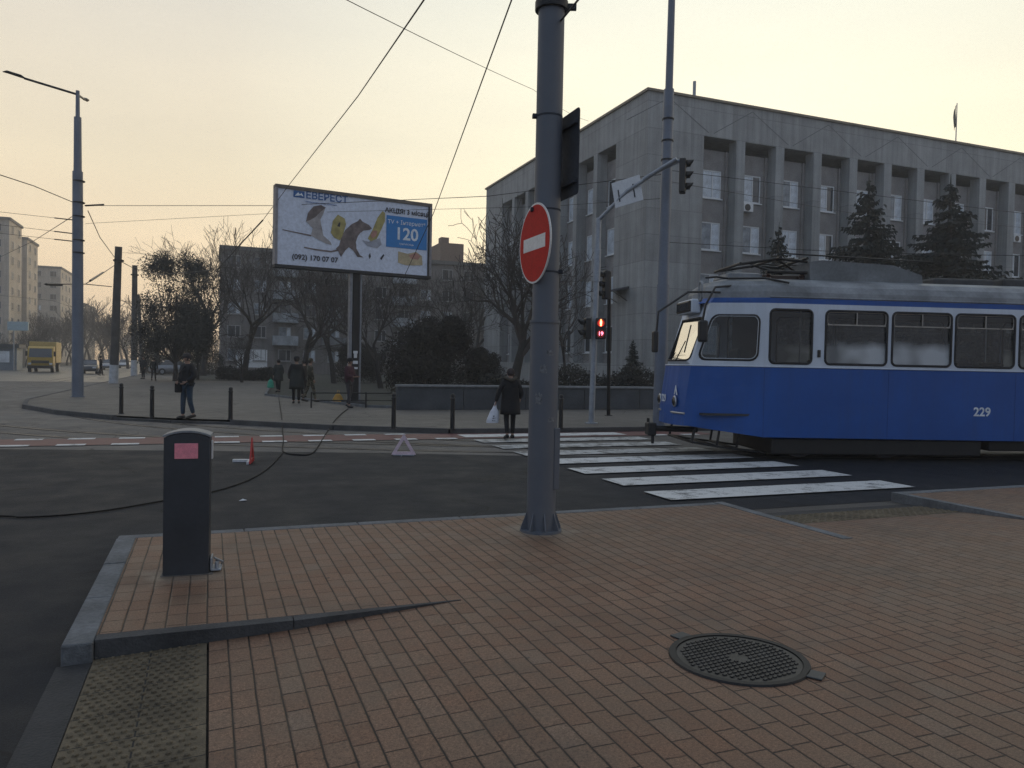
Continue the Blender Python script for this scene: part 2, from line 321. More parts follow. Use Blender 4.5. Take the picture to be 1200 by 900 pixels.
# ------------------------------------------------------------------ mesh helpers
class MB:
    def __init__(s): s.v = []; s.f = []; s.m = []; s.sm = []
    def add(s, verts, faces, mi=0, smooth=False):
        o = len(s.v); s.v += [tuple(q) for q in verts]
        for f in faces: s.f.append([i+o for i in f]); s.m.append(mi); s.sm.append(smooth)
        return s
    def box(s, x0, x1, y0, y1, z0, z1, mi=0):
        v = [(x0,y0,z0),(x1,y0,z0),(x1,y1,z0),(x0,y1,z0),(x0,y0,z1),(x1,y0,z1),(x1,y1,z1),(x0,y1,z1)]
        return s.add(v, [(0,3,2,1),(4,5,6,7),(0,1,5,4),(1,2,6,5),(2,3,7,6),(3,0,4,7)], mi)
    def bbox(s, x0, x1, y0, y1, z0, z1, b=.01, mi=0):
        """box with chamfered edges"""
        bm = bmesh.new(); bmesh.ops.create_cube(bm, size=1)
        for q in bm.verts: q.co = Vector(((x0+x1)/2+q.co.x*(x1-x0), (y0+y1)/2+q.co.y*(y1-y0), (z0+z1)/2+q.co.z*(z1-z0)))
        bmesh.ops.bevel(bm, geom=bm.edges[:], offset=b, segments=2, affect='EDGES', profile=.5)
        return s.bm(bm, mi)
    def bm(s, bm, mi=0, smooth=False):
        bm.verts.index_update(); s.add([q.co[:] for q in bm.verts], [[q.index for q in f.verts] for f in bm.faces], mi, smooth); bm.free(); return s
    def xf(s, M):
        s.v = [tuple(M @ Vector(q)) for q in s.v]; return s
    def join(s, o, M=None):
        off = len(s.v); s.v += [tuple(M @ Vector(q)) if M else q for q in o.v]
        s.f += [[i+off for i in f] for f in o.f]; s.m += o.m; s.sm += o.sm; return s
    def tube(s, pts, r, n=8, mi=0, cap=True, smooth=True, flat=1.0):
        pts = [Vector(p) for p in pts]; k = len(pts)
        rs = r if isinstance(r, (list, tuple)) else [r]*k
        t0 = (pts[1]-pts[0]).normalized()
        a = Vector((0, 0, 1)) if abs(t0.z) < .9 else Vector((1, 0, 0))
        a = (a - t0*a.dot(t0)).normalized(); vs = []
        for i, p in enumerate(pts):
            t = (pts[min(i+1, k-1)]-pts[max(i-1, 0)])
            if t.length < 1e-9: t = t0.copy()
            t.normalize()
            a = a - t*a.dot(t)
            if a.length < 1e-6: a = t.orthogonal()
            a.normalize(); b = t.cross(a)
            for j in range(n):
                th = 2*math.pi*j/n
                vs.append(p + (a*math.cos(th)*flat + b*math.sin(th))*rs[i])
        fs = [(i*n+j, i*n+(j+1) % n, (i+1)*n+(j+1) % n, (i+1)*n+j) for i in range(k-1) for j in range(n)]
        s.add(vs, fs, mi, smooth)
        if cap:
            s.add(vs[:n], [list(reversed(range(n)))], mi); s.add(vs[-n:], [list(range(n))], mi)
        return s
    def cyl(s, p0, p1, r0, r1=None, n=16, mi=0): return s.tube([p0, p1], [r0, r0 if r1 is None else r1], n, mi)
    def lathe(s, prof, n=20, c=(0, 0, 0), mi=0, sx=1, sy=1):
        vs = [(c[0]+r*math.cos(2*math.pi*j/n)*sx, c[1]+r*math.sin(2*math.pi*j/n)*sy, c[2]+z) for r, z in prof for j in range(n)]
        fs = [(i*n+j, i*n+(j+1) % n, (i+1)*n+(j+1) % n, (i+1)*n+j) for i in range(len(prof)-1) for j in range(n)]
        for i in range(len(prof)-1):                     # each band has its own vertices: crisp steps, smooth rounds
            s.add(vs[i*n:(i+2)*n], [(j, (j+1) % n, n+(j+1) % n, n+j) for j in range(n)], mi, True)
        s.add(vs[:n], [list(reversed(range(n)))], mi); s.add(vs[-n:], [list(range(n))], mi)
        return s
    def prism(s, poly, z0, z1, mi=0):
        n = len(poly); zz = lambda z, p: z(p) if callable(z) else z
        v = [(p[0], p[1], zz(z0, p)) for p in poly]+[(p[0], p[1], zz(z1, p)) for p in poly]
        return s.add(v, [list(reversed(range(n))), list(range(n, 2*n))]+[(i, (i+1) % n, n+(i+1) % n, n+i) for i in range(n)], mi)
    def ell(s, c, r, n=12, mi=0):
        bm = bmesh.new(); bmesh.ops.create_uvsphere(bm, u_segments=n, v_segments=max(6, n//2+2), radius=1)
        for q in bm.verts: q.co = Vector((c[0]+q.co.x*r[0], c[1]+q.co.y*r[1], c[2]+q.co.z*r[2]))
        return s.bm(bm, mi, True)
    def mesh(s, name, mats):
        me = bpy.data.meshes.new(name); me.from_pydata(s.v, [], s.f)
        for m in (mats if isinstance(mats, (list, tuple)) else [mats]): me.materials.append(m)
        me.polygons.foreach_set('material_index', s.m); me.polygons.foreach_set('use_smooth', s.sm); me.update(); return me
    def build(s, name, mats, parent=None): return link(name, s.mesh(name, mats), parent)

def link(name, data, parent=None, M=None):
    o = bpy.data.objects.new(name, data); COL.objects.link(o)
    if parent: o.parent = parent
    if M is not None: o.matrix_local = M
    return o
def tag(o, label, cat, group=None):
    o['label'] = label; o['category'] = cat
    if group: o['group'] = group
    return o
def thing(name, label, cat, loc=(0, 0, 0), rz=0.0, group=None):
    o = bpy.data.objects.new(name, None); COL.objects.link(o); o.empty_display_size = .2
    o.location = loc; o.rotation_euler = (0, 0, rz); return tag(o, label, cat, group)
def struct(o, kind='structure'): o['kind'] = kind; return o
def copy_tree(o, parent=None):
    c = o.copy(); COL.objects.link(c)
    if parent: c.parent = parent
    for ch in list(o.children): copy_tree(ch, c)
    return c
def uvobj(name, mb, mats):
    o = mb.build(name, mats); o.rotation_euler = (0, 0, TH); return struct(o)

def rr(s0, s1, t0, t1, rs, rt, n=4):
    """rounded rectangle outline as four corner arcs"""
    arcs = []
    for cx, cy, a0 in ((s0+rs, t0+rt, 180), (s1-rs, t0+rt, 270), (s1-rs, t1-rt, 0), (s0+rs, t1-rt, 90)):
        arcs.append([(cx+rs*math.cos(rad(a0+90*i/n)), cy+rt*math.sin(rad(a0+90*i/n))) for i in range(n+1)] if rs > 0 else [(cx, cy)])
    return arcs
def holecell(mb, M, cell, hole, rs=0., rt=0., mi=0, n=4):
    """wall panel `cell` (s0,s1,t0,t1) with a rounded hole; returns the hole outline in 3-D"""
    arcs = rr(*hole, rs, rt, n); s0, s1, t0, t1 = cell
    C = [(s0, t0), (s1, t0), (s1, t1), (s0, t1)]
    for k in range(4):
        a = arcs[k]; b = arcs[(k+1) % 4]
        if len(a) > 1: mb.add([M(*C[k])]+[M(*q) for q in a], [(0, i+2, i+1) for i in range(len(a)-1)], mi)
        mb.add([M(*C[k]), M(*C[(k+1) % 4]), M(*b[0]), M(*a[-1])], [(0, 1, 2, 3)], mi)
    return [M(*q) for a in arcs for q in a]
def ring(mb, outline, r, n=6, mi=0):
    pts = [Vector(p) for p in outline]; pts.append(pts[0]); clean = [pts[0]]
    for p in pts[1:]:
        if (p-clean[-1]).length > 1e-4: clean.append(p)
    return mb.tube(clean, r, n, mi, cap=False)

def text_mesh(s, size, mat_, name='lettering', bold=0.0, depth=.002, align='CENTER', parent=None, M=None):
    cu = bpy.data.curves.new('t', 'FONT'); cu.body = s; cu.size = size; cu.align_x = align; cu.align_y = 'CENTER'
    cu.extrude = depth; cu.offset = bold; cu.resolution_u = 3
    to = bpy.data.objects.new('t', cu); COL.objects.link(to); dg = bpy.context.evaluated_depsgraph_get(); dg.update()
    me = bpy.data.meshes.new_from_object(to.evaluated_get(dg)); bpy.data.objects.remove(to); bpy.data.curves.remove(cu)
    me.materials.clear(); me.materials.append(mat_); me.name = name
    return link(name, me, parent, M)
def basis(o, ex, ey, ez):
    return Matrix(((ex[0], ey[0], ez[0], o[0]), (ex[1], ey[1], ez[1], o[1]), (ex[2], ey[2], ez[2], o[2]), (0, 0, 0, 1)))

# ================================================================== THE SETTING
ground = MB()
ground.add([(-420, -70, ROAD), (330, -70, ROAD), (330, 440, ROAD), (-420, 440, ROAD)], [(0, 1, 2, 3)])
struct(ground.build('ground', ASPH_OLD))
def sheet(name, poly, z, m):
    q = MB(); q.add([(a, b, z) for a, b in poly], [list(range(len(poly)))]); return uvobj(name, q, m)
# fresh dark asphalt between our pavement and the tracks
sheet('road', [(-40, 4), (-.76, 4), (-.76, 7.76), (40, 7.76), (40, 9), (12, 11.9), (8, 12.95), (5.4, 13.7), (3.4, 14.5), (0, 15.6), (-3.6, 16.6), (-8, 17.6), (-40, 21)], ROAD+.004, ASPH)
sheet('side_road', [(-40, -12), (-.76, -12), (-.76, 4), (-40, 4)], ROAD+.004, ASPH)
# grey bed the tram rails lie in
sheet('track_bed', [(-8, 17.6), (-3.6, 16.6), (0, 15.6), (3.4, 14.5), (5.4, 13.7), (8, 12.95), (12, 11.9), (40, 9), (40, 18.2), (6, 18.25), (3, 19.8), (.6, 21.8), (-2.4, 23.9), (-5.6, 29.4), (-6.2, 33), (-6.3, 60), (-18, 60), (-18, 40), (-16, 28)], ROAD+.004, TRACKBED)

sheet('street', [(-6.3, 33), (-6.4, 330), (-22.4, 330), (-22.4, 60), (-30, 40), (-18, 33)], ROAD+.0028, STREET)
def rail_curve(pts, off):
    """offset a smoothed polyline sideways"""
    out = []
    P_ = [Vector((p[0], p[1], 0)) for p in pts]; dense = []
    for i in range(len(P_)-1):
        p0, p1, p2, p3 = P_[max(i-1, 0)], P_[i], P_[i+1], P_[min(i+2, len(P_)-1)]
        for k in range(8):
            t = k/8; dense.append(.5*((2*p1)+(-p0+p2)*t+(2*p0-5*p1+4*p2-p3)*t*t+(-p0+3*p1-3*p2+p3)*t*t*t))
    dense.append(P_[-1])
    for i, p in enumerate(dense):
        d = (dense[min(i+1, len(dense)-1)]-dense[max(i-1, 0)]).normalized(); out.append(p+Vector((-d.y, d.x, 0))*off)
    return out
def ribbon(mb, pts, w, z, mi=0):
    vs = []
    for i, p in enumerate(pts):
        d = (pts[min(i+1, len(pts)-1)]-pts[max(i-1, 0)]).normalized(); nrm = Vector((-d.y, d.x, 0))*w/2
        vs += [(p+nrm)[:2]+(z,), (p-nrm)[:2]+(z,)]
    mb.add(vs, [(2*i, 2*i+1, 2*i+3, 2*i+2) for i in range(len(pts)-1)], mi)
tA = [(32, 18.20), (20, 17.15), (10, 16.28), (5, 15.85), (1, 15.7), (-4, 15.85), (-9, 16.7), (-14, 19.2), (-18.5, 23.5), (-21.5, 28.5), (-25, 36), (-33, 56.3), (-60, 124.8)]
tB = [(10, 16.28), (5.5, 16.2), (1, 16.6), (-4, 17.6), (-9.5, 20.2), (-14, 24.5), (-17.2, 30), (-20.5, 38), (-28.5, 58), (-56, 127)]
for nm, tr in (('tram_track', tA), ('tram_track', tB)):
    q = MB()
    for s_ in (-.5, .5):
        c_ = rail_curve(tr, s_)
        ribbon(q, c_, .17, ROAD+.008, 1); ribbon(q, c_, .062, ROAD+.012, 0)
        ribbon(q, rail_curve(tr, s_-.055), .04, ROAD+.012, 1)
    struct(q.build(nm, [STEEL, GROOVE]))
# red cycle crossing with its white dashes
sheet('cycle_crossing', [(-40, 16.95), (12.5, 16.95), (12.5, 18.2), (6.1, 18.2), (3.3, 18.35), (-40, 18.35)], ROAD+.016, RED_PAINT)
q = MB()
for i in range(60):
    u0 = -36+i*1.0*.95
    if 5.2 < u0 < 10.3 or u0 > 12.3: continue
    q.add([(u0, 16.88, ROAD+.021), (u0+.5, 16.88, ROAD+.021), (u0+.5, 17.16, ROAD+.021), (u0, 17.16, ROAD+.021)], [(0, 1, 2, 3)])
    if u0 < 4.6: q.add([(u0+.02, 18.10, ROAD+.021), (u0+.52, 18.10, ROAD+.021), (u0+.52, 18.38, ROAD+.021), (u0+.02, 18.38, ROAD+.021)], [(0, 1, 2, 3)])
uvobj('cycle_crossing_marking', q, WHITE_PAINT)
# zebra crossing
for i in range(8):
    v0 = 8.52+i*1.235; q = MB(); a, b = 5.62, 9.95
    q.add([(a, v0, ROAD+.025), (b, v0, ROAD+.025), (b, v0+.68, ROAD+.025), (a, v0+.68, ROAD+.025)], [(0, 1, 2, 3)])
    uvobj('crosswalk_stripe', q, WHITE_PAINT if i < 4 or i == 7 else WORN_PAINT)

# near pavement (brick pavers), with its two dropped corners
RMP = .115
def zl(u): return -RMP*max(0, min(1, (1.55-u)/2.3))
def zr(v): return -RMP*max(0, min(1, (v-5.7)/1.75))
q = MB()
q.add([(-.60, 5.0, 0), (1.55, 5.0, 0), (1.55, 7.62, 0), (-.60, 7.62, 0)], [(0, 1, 2, 3)])
q.add([(1.55, -8, 0), (5.72, -8, 0), (5.72, 7.62, 0), (1.55, 7.62, 0)], [(0, 1, 2, 3)])
q.add([(.012, -8, zl(.012)), (1.55, -8, 0), (1.55, 5.0, 0), (.012, 5.0, zl(.012))], [(0, 1, 2, 3)])
q.add([(5.72, -8, 0), (8.72, -8, 0), (8.72, 5.7, 0), (5.72, 5.7, 0)], [(0, 1, 2, 3)])
q.add([(5.85, 5.7, 0), (8.60, 5.7, 0), (8.60, 6.66, zr(6.66)), (5.85, 6.66, zr(6.66))], [(0, 1, 2, 3)])
q.add([(8.72, -8, 0), (60, -8, 0), (60, 7.60, 0), (8.72, 7.60, 0)], [(0, 1, 2, 3)])
uvobj('pavement', q, PAVERS)
# studded tactile slabs
def tactile(u0, u1, v0, v1, zf, pu, pv, stag, r, hgt, dark):
    q = MB()
    q.add([(u0, v0, zf(u0, v0)), (u1, v0, zf(u1, v0)), (u1, v1, zf(u1, v1)), (u0, v1, zf(u0, v1))], [(0, 1, 2, 3)])
    nu = int((u1-u0)/pu); nv = int((v1-v0)/pv)
    for i in range(nu):
        for j in range(nv):
            cu = u0+(i+.5+(.5 if stag and j % 2 else 0))*pu; cv = v0+(j+.5)*pv
            if cu > u1-.02: continue
            z = zf(cu, cv); n = 7; vs = []
            for rr_, h_ in ((r, 0), (r*.75, hgt*.8), (r*.35, hgt)):
                vs += [(cu+rr_*math.cos(2*math.pi*k/n), cv+rr_*math.sin(2*math.pi*k/n), z+h_) for k in range(n)]
            q.add(vs, [(a*n+k, a*n+(k+1) % n, (a+1)*n+(k+1) % n, (a+1)*n+k) for a in range(2) for k in range(n)]+[list(range(2*n, 3*n))], 0, False)
    for k in range(1, int((v1-v0)/.3)+1):                               # slab joints
        vv = v0+k*.3
        if vv < v1-.02: q.add([(u0, vv-.003, zf(u0, vv)+.001), (u1, vv-.003, zf(u1, vv)+.001), (u1, vv+.003, zf(u1, vv)+.001), (u0, vv+.003, zf(u0, vv)+.001)], [(0, 1, 2, 3)], 1)
    um = (u0+u1)/2
    if u1-u0 < 1: q.add([(um-.004, v0, zf(um, v0)+.001), (um+.004, v0, zf(um, v0)+.001), (um+.004, v1, zf(um, v1)+.001), (um-.004, v1, zf(um, v1)+.001)], [(0, 1, 2, 3)], 1)
    return uvobj('tactile_paving', q, [TACTILE, GROOVE])
tactile(-.60, 0, 1.4, 4.99, lambda u, v: zl(u), .05, .05, True, .015, .010, False)
tactile(5.88, 8.58, 6.67, 7.28, lambda u, v: zr(v), .10, .10, False, .034, .012, False)
# flush strips where the pavement meets the road
q = MB(); q.add([(-.78, -8, -.113), (-.605, -8, zl(-.6)), (-.605, 4.86, zl(-.6)), (-.78, 4.86, -.113)], [(0, 1, 2, 3)]); uvobj('flush_kerb', q, STRIP)
q = MB(); q.add([(-.605, -8, zl(-.6)-.0), (-.598, -8, zl(-.6)), (-.598, 1.4, zl(-.6)), (-.605, 1.4, zl(-.6))], [(0, 1, 2, 3)])
q.add([(-.598, -8, zl(-.598)), (.012, -8, zl(.012)), (.012, 1.4, zl(.012)), (-.598, 1.4, zl(-.598))], [(0, 1, 2, 3)]); uvobj('ramp_paving', q, TACTILE)
q = MB(); q.add([(5.86, 7.28, zr(7.28)), (8.60, 7.28, zr(7.28)), (8.60, 7.5, -.113), (5.86, 7.5, -.113)], [(0, 1, 2, 3)]); uvobj('flush_kerb', q, STRIP)
# raised kerbs
def kerb_run(name, segs, m):
    """stones of about a metre with tight joints; segs of (u0,u1,v0,v1,top)"""
    q = MB()
    for (u0, u1, v0, v1, z) in segs:
        along_u = (u1-u0) > (v1-v0); L = max(u1-u0, v1-v0); n = max(1, round(L/1.0))
        for i in range(n):
            a, b = i/n, (i+1)/n; g = .004/L
            e = random.uniform(-.003, .003)
            if along_u: q.bbox(u0+(u1-u0)*(a+g), u0+(u1-u0)*(b-g), v0, v1, -.3, z+e, .012)
            else: q.bbox(u0, u1, v0+(v1-v0)*(a+g), v0+(v1-v0)*(b-g), -.3, z+e, .012)
    return uvobj(name, q, m)
kerb_run('kerb', [(-.76, -.60, 4.86, 7.63, .006), (-.76, 5.72, 7.63, 7.76, .004)], KERB)
kerb_run('kerb', [(8.72, 40, 7.61, 7.76, .006)], KERB)
q = MB()                                                                # the wedge kerb running along the dropped corner
q.prism([(-.595, 4.90), (.50, 4.90), (.50, 4.998), (-.595, 4.998)], -.3, .005); q.prism([(.506, 4.90), (1.62, 4.985), (1.62, 4.998), (.506, 4.998)], -.3, .004)
uvobj('kerb', q, KERB_D)
for ua, ub in ((5.725, 5.845), (8.605, 8.715)):
    q = MB(); q.prism([(ua, 5.7), (ub, 5.7), (ub, 7.75), (ua, 7.75)], -.3, .005); uvobj('kerb', q, KERB)

# far plaza and its kerb
edge = [(-6.3, 160), (-6.25, 60), (-6.2, 33), (-5.6, 29.4), (-4.2, 26.4), (-2.4, 23.9), (-.9, 22.7), (.6, 21.9), (3.0, 19.85), (5.6, 18.42), (8, 18.25), (30, 18.2), (60, 18.2)]
poly = edge+[(60, 160)]
q = MB(); q.add([(a, b, 0) for a, b in poly], [list(range(len(poly)))]); uvobj('plaza_pavement', q, PLAZA)
q = MB()
for (a, b), (c_, d) in zip(edge[:-1], edge[1:]):
    L = math.hypot(c_-a, d-b); nx, ny = -(d-b)/L, (c_-a)/L
    top = .012 if not (-2.6 < a < .5) else -.05
    q.prism([(a+nx*.002, b+ny*.002), (a-nx*.14, b-ny*.14), (c_-nx*.14, d-ny*.14), (c_+nx*.002, d+ny*.002)][::-1], -.3, top)
uvobj('plaza_kerb', q, mat('kerb_far', (.075, .075, .075), .85, var=.3, scale=2, bump=.4))
# lawn and soil behind the plaza
SOIL = mat('winter_lawn', (.034, .036, .026), .95, var=.35, scale=1.2, bump=.8, bscale=12, var2=.3)
sheet('lawn', [(-2, 62), (4.6, 62), (2.4, 37), (5.2, 27.6), (7.2, 26.6), (7.2, 98), (-2, 98)], .006, SOIL)
sheet('lawn', [(7.2, 26.5), (60, 26.5), (60, 98), (7.2, 98)], .006, SOIL)
sheet('lawn', [(-70, 90), (-22.5, 90), (-22.5, 330), (-70, 330)], ROAD+.01, SOIL)
q = MB(); q.prism([(-22.5, 60), (-22.3, 60), (-22.3, 330), (-22.5, 330)], -.3, .0); uvobj('verge_kerb', q, KERB)
q = MB()
for a, b, c_, d in ((4.6, 62, 2.4, 37), (2.4, 37, 5.2, 27.6), (5.2, 27.6, 7.2, 26.6)):
    L = math.hypot(c_-a, d-b); nx, ny = -(d-b)/L*.05, (c_-a)/L*.05
    q.prism([(a+nx, b+ny), (a-nx, b-ny), (c_-nx, d-ny), (c_+nx, d+ny)][::-1], -.1, .09)
uvobj('lawn_kerb', q, KERB)

# ================================================================== BUILDINGS
CONC = concrete_panel_material('facade_panels', (.32, .33, .33), 3.4, 1.75)
CONC_P = concrete_panel_material('facade_piers', (.30, .315, .32), 40, 3.5)
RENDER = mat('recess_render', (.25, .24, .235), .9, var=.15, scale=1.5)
SLOT_SHADE = mat('slot_shade', (.06, .06, .062), .9)  # dark core colour deepens the shade in the slots under the attic
FRAME_W = mat('white_window_frame', (.72, .74, .75), .5, var=.05)
PANE_D = mat('window_pane_dark', (.028, .036, .048), .06, spec=.9, var=.3, scale=.7)
PANE_B = mat('window_pane_blind', (.60, .66, .72), .15, spec=.6, var=.25, scale=1.3)
PANE_M = mat('window_pane_curtain', (.22, .26, .30), .1, spec=.7, var=.5, scale=1.6)
def window_meshes(w, h, d=.09, mull=(.62,), frame=FRAME_W):
    f = MB(); t = .09
    f.box(-w/2, w/2, 0, d, 0, t); f.box(-w/2, w/2, 0, d, h-t, h); f.box(-w/2, -w/2+t, 0, d, t, h-t); f.box(w/2-t, w/2, 0, d, t, h-t)
    for m_ in mull: f.box(-w/2+w*m_-.045, -w/2+w*m_+.045, .004, d-.004, t, h-t)
    f.box(-w/2-.08, w/2+.08, -.14, .004, -.075, -.004)                    # sill
    p = MB(); p.box(-w/2+t*.9, w/2-t*.9, d*.45, d*.6, t*.9, h-t*.9)
    def split(a, b):
        q_ = MB(); k_ = w*.12; q_.box(-w/2+t*.9, k_, d*.45, d*.6, t*.9, h-t*.9, 0); q_.box(k_, w/2-t*.9, d*.45, d*.6, t*.9, h-t*.9, 1); return q_.mesh('pane', [a, b])
    return f.mesh('window', frame), [p.mesh('pane', PANE_D), p.mesh('pane', PANE_B), split(PANE_B, PANE_D), split(PANE_M, PANE_B)]
BW = thing('office_building', 'four storey grey concrete office building with deep window bays behind the tram', 'building')
C0 = P(760, 106, 51.0); BH = C0.z; BW.location = (C0.x, C0.y, 0); BW.rotation_euler = (0, 0, TH)
NB, PITCH, U_FIRST, RW = 17, 3.40, 4.44, 2.66
LEN, DEP, RD = U_FIRST+NB*PITCH+2.2, 31.8, .80
ATT = BH-2.40                                            # underside of the attic band
BASE = 1.9
ROWS = []
for k, y in enumerate((231.5, 292.5, 353, 414)):         # window sill rows measured at the first bay
    ROWS.append(P(840, y, 53.6).z-.02)
def part_box(name, m, *a): q = MB(); q.box(*a); return q.build(name, m, BW)
V_FIRST = 4.2; NBL = 7; VP_ = 3.35
inner = MB(); inner.box(U_FIRST-.02, LEN-1.5, 6, DEP-.02, BASE, ATT-.01)
wf, wp = window_meshes(1.85, 1.95); wfs, wps = wf, wp
SLOT = .62
rnd = random.Random(3)
def place_window(x, y, z, rz, kind, small=False, par=None):
    f = link('window', wfs if small else wf, par or BW); f.location = (x, y, z); f.rotation_euler = (0, 0, rz)
    link('pane', (wps if small else wp)[kind], f)
def recess_wall(mb, Mf, L, zs):
    """back panel of a bay with its window openings"""
    prev = BASE-.01
    for i, z0 in enumerate(sorted(zs)):
        if z0 < BASE: continue
        z1 = z0+1.95; nxt = ATT-SLOT if i == len(zs)-1 else (sorted(zs)[i+1]+z1)/2
        s0 = .22
        holecell(mb, Mf, (0, L, prev, nxt), (s0, s0+1.85, z0, z1)); prev = nxt
for b in range(NB):
    x0 = U_FIRST+b*PITCH
    if b: part_box('pier', CONC_P, x0-(PITCH-RW), x0, -.04, RD, BASE, ATT)
    back = MB()
    recess_wall(back, lambda s, t, x0=x0: (x0+s, RD, t), RW, ROWS)
    for z in ROWS:
        if z > BASE: place_window(x0+.22+.925, RD+.02, z, 0, rnd.choice((1, 1, 2, 2, 3, 0)))
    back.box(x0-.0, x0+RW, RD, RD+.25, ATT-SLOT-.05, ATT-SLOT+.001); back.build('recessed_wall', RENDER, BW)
    part_box('downpipe', RENDER, x0+RW-.34, x0+RW-.22, RD-.14, RD-.002, BASE, ATT-SLOT-.02)      # downpipe-like rib
for b in range(NBL):
    y0 = V_FIRST+b*VP_; back = MB()
    recess_wall(back, lambda s, t, y0=y0: (RD, y0+2.75-s, t), 2.75, ROWS)
    for z in ROWS:
        if z > BASE: place_window(RD+.02, y0+2.75-.22-.925, z, -math.pi/2, rnd.choice((0, 1, 2, 0)))
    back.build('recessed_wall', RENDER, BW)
    if b < NBL-1: part_box('pier', CONC_P, -.03, RD, y0+2.75, y0+VP_, BASE, ATT)
walls2 = MB()
walls2.box(0, LEN, 0, DEP, ATT, BH)
walls2.add([(0, 0, 0), (U_FIRST, 0, 0), (U_FIRST, 0, ATT), (0, 0, ATT)], [(0, 1, 2, 3)])
walls2.add([(U_FIRST, 0, BASE), (U_FIRST, RD, BASE), (U_FIRST, RD, ATT), (U_FIRST, 0, ATT)], [(0, 3, 2, 1)])
xe = U_FIRST+NB*PITCH-(PITCH-RW)
walls2.box(xe, LEN, 0, DEP, 0, ATT-.002)
walls2.add([(U_FIRST, 0, 0), (xe, 0, 0), (xe, 0, BASE), (U_FIRST, 0, BASE)], [(0, 1, 2, 3)]); walls2.add([(U_FIRST, 0, BASE), (xe, 0, BASE), (xe, RD, BASE), (U_FIRST, RD, BASE)], [(0, 1, 2, 3)])
ve = V_FIRST+NBL*VP_-(VP_-2.75)
walls2.add([(0, 0, 0), (0, V_FIRST, 0), (0, V_FIRST, ATT), (0, 0, ATT)], [(0, 3, 2, 1)])
walls2.add([(0, V_FIRST, BASE), (RD, V_FIRST, BASE), (RD, V_FIRST, ATT), (0, V_FIRST, ATT)], [(0, 1, 2, 3)])
walls2.add([(0, V_FIRST, 0), (0, ve, 0), (0, ve, BASE), (0, V_FIRST, BASE)], [(0, 3, 2, 1)]); walls2.add([(0, V_FIRST, BASE), (0, ve, BASE), (RD, ve, BASE), (RD, V_FIRST, BASE)], [(0, 3, 2, 1)])
walls2.box(0, RD+4, ve, DEP-.002, 0, ATT-.002)
walls2.add([(0, DEP, 0), (LEN, DEP, 0), (LEN, DEP, ATT), (0, DEP, ATT)], [(0, 3, 2, 1)])
walls2.build('wall', CONC, BW)
core = MB(); core.box(RD+1.6, LEN-.5, RD+1.6, DEP-.5, .1, ATT-.05); core.build('inner_core', SLOT_SHADE, BW)
q = MB(); q.box(-.14, LEN+.14, -.14, DEP+.14, BH, BH+.16); q.build('roof_edge', ZINC, BW)
q = MB()                                                                 # triangular relief lines on the attic
for i in range(9):
    xa = 1.6+i*6.8
    for sgn in (-1, 1):
        A = Vector((xa, -.012, BH-.25)); B = Vector((xa+sgn*3.2, -.012, ATT+.25)); d = (B-A).normalized(); n_ = Vector((d.z, 0, -d.x))*.025
        q.add([A+n_, A-n_, B-n_, B+n_], [(0, 1, 2, 3)])
q.build('relief_line', mat('relief_dark', (.15, .16, .165), .9), BW)
q = MB(); q.tube([(3.9, .5, BH), (3.9, .5, BH+1.35)], .11, 10); q.build('roof_vent', GALV, BW)
def ac_unit(x, z):
    o = MB(); o.bbox(-.42, .42, -.36, -.02, 0, .58, .03); a = o.build('air_conditioner', FRAME_W, BW); a.location = (x, RD-.06, z)
    g = MB(); g.lathe([(.24, 0), (.24, .02), (.05, .025)], 20); g.xf(Matrix.Translation((-.08, -.362, .29)) @ Matrix.Rotation(rad(90), 4, 'X')); g.build('fan_grille', BLACK, a)
ac_unit(U_FIRST+PITCH+.75, ROWS[0]-.72); ac_unit(U_FIRST+9*PITCH+1.1, ROWS[0]-.75); ac_unit(U_FIRST+2*PITCH+2.1, ROWS[2]-.2)
FL = thing('roof_flag', 'limp two tone flag hanging on the office roof mast', 'flag', P(1120, 168, 64))
q = MB(); q.tube([(0, 0, -1), (0, 0, 3.3)], [.05, .035], 8); q.build('flagpole', GALV, FL)
q = MB()
for i in range(7):
    pass
vs = []
for i in range(9):
    for j in range(5):
        t = i/8; vs.append((-.05-.20*(j/4)*(.5+.5*math.sin(t*2.2+.4)), .09*math.sin(j*1.7+t*5), 3.15-1.75*t-.35*(j/4)))
q.add(vs, [(i*5+j, i*5+j+1, (i+1)*5+j+1, (i+1)*5+j) for i in range(8) for j in range(4)], 0, True)
fo = q.build('flag_cloth', [mat('flag_cloth', (.20, .19, .16), .9)], FL)
md = fo.modifiers.new('thick', 'SOLIDIFY'); md.thickness = .012

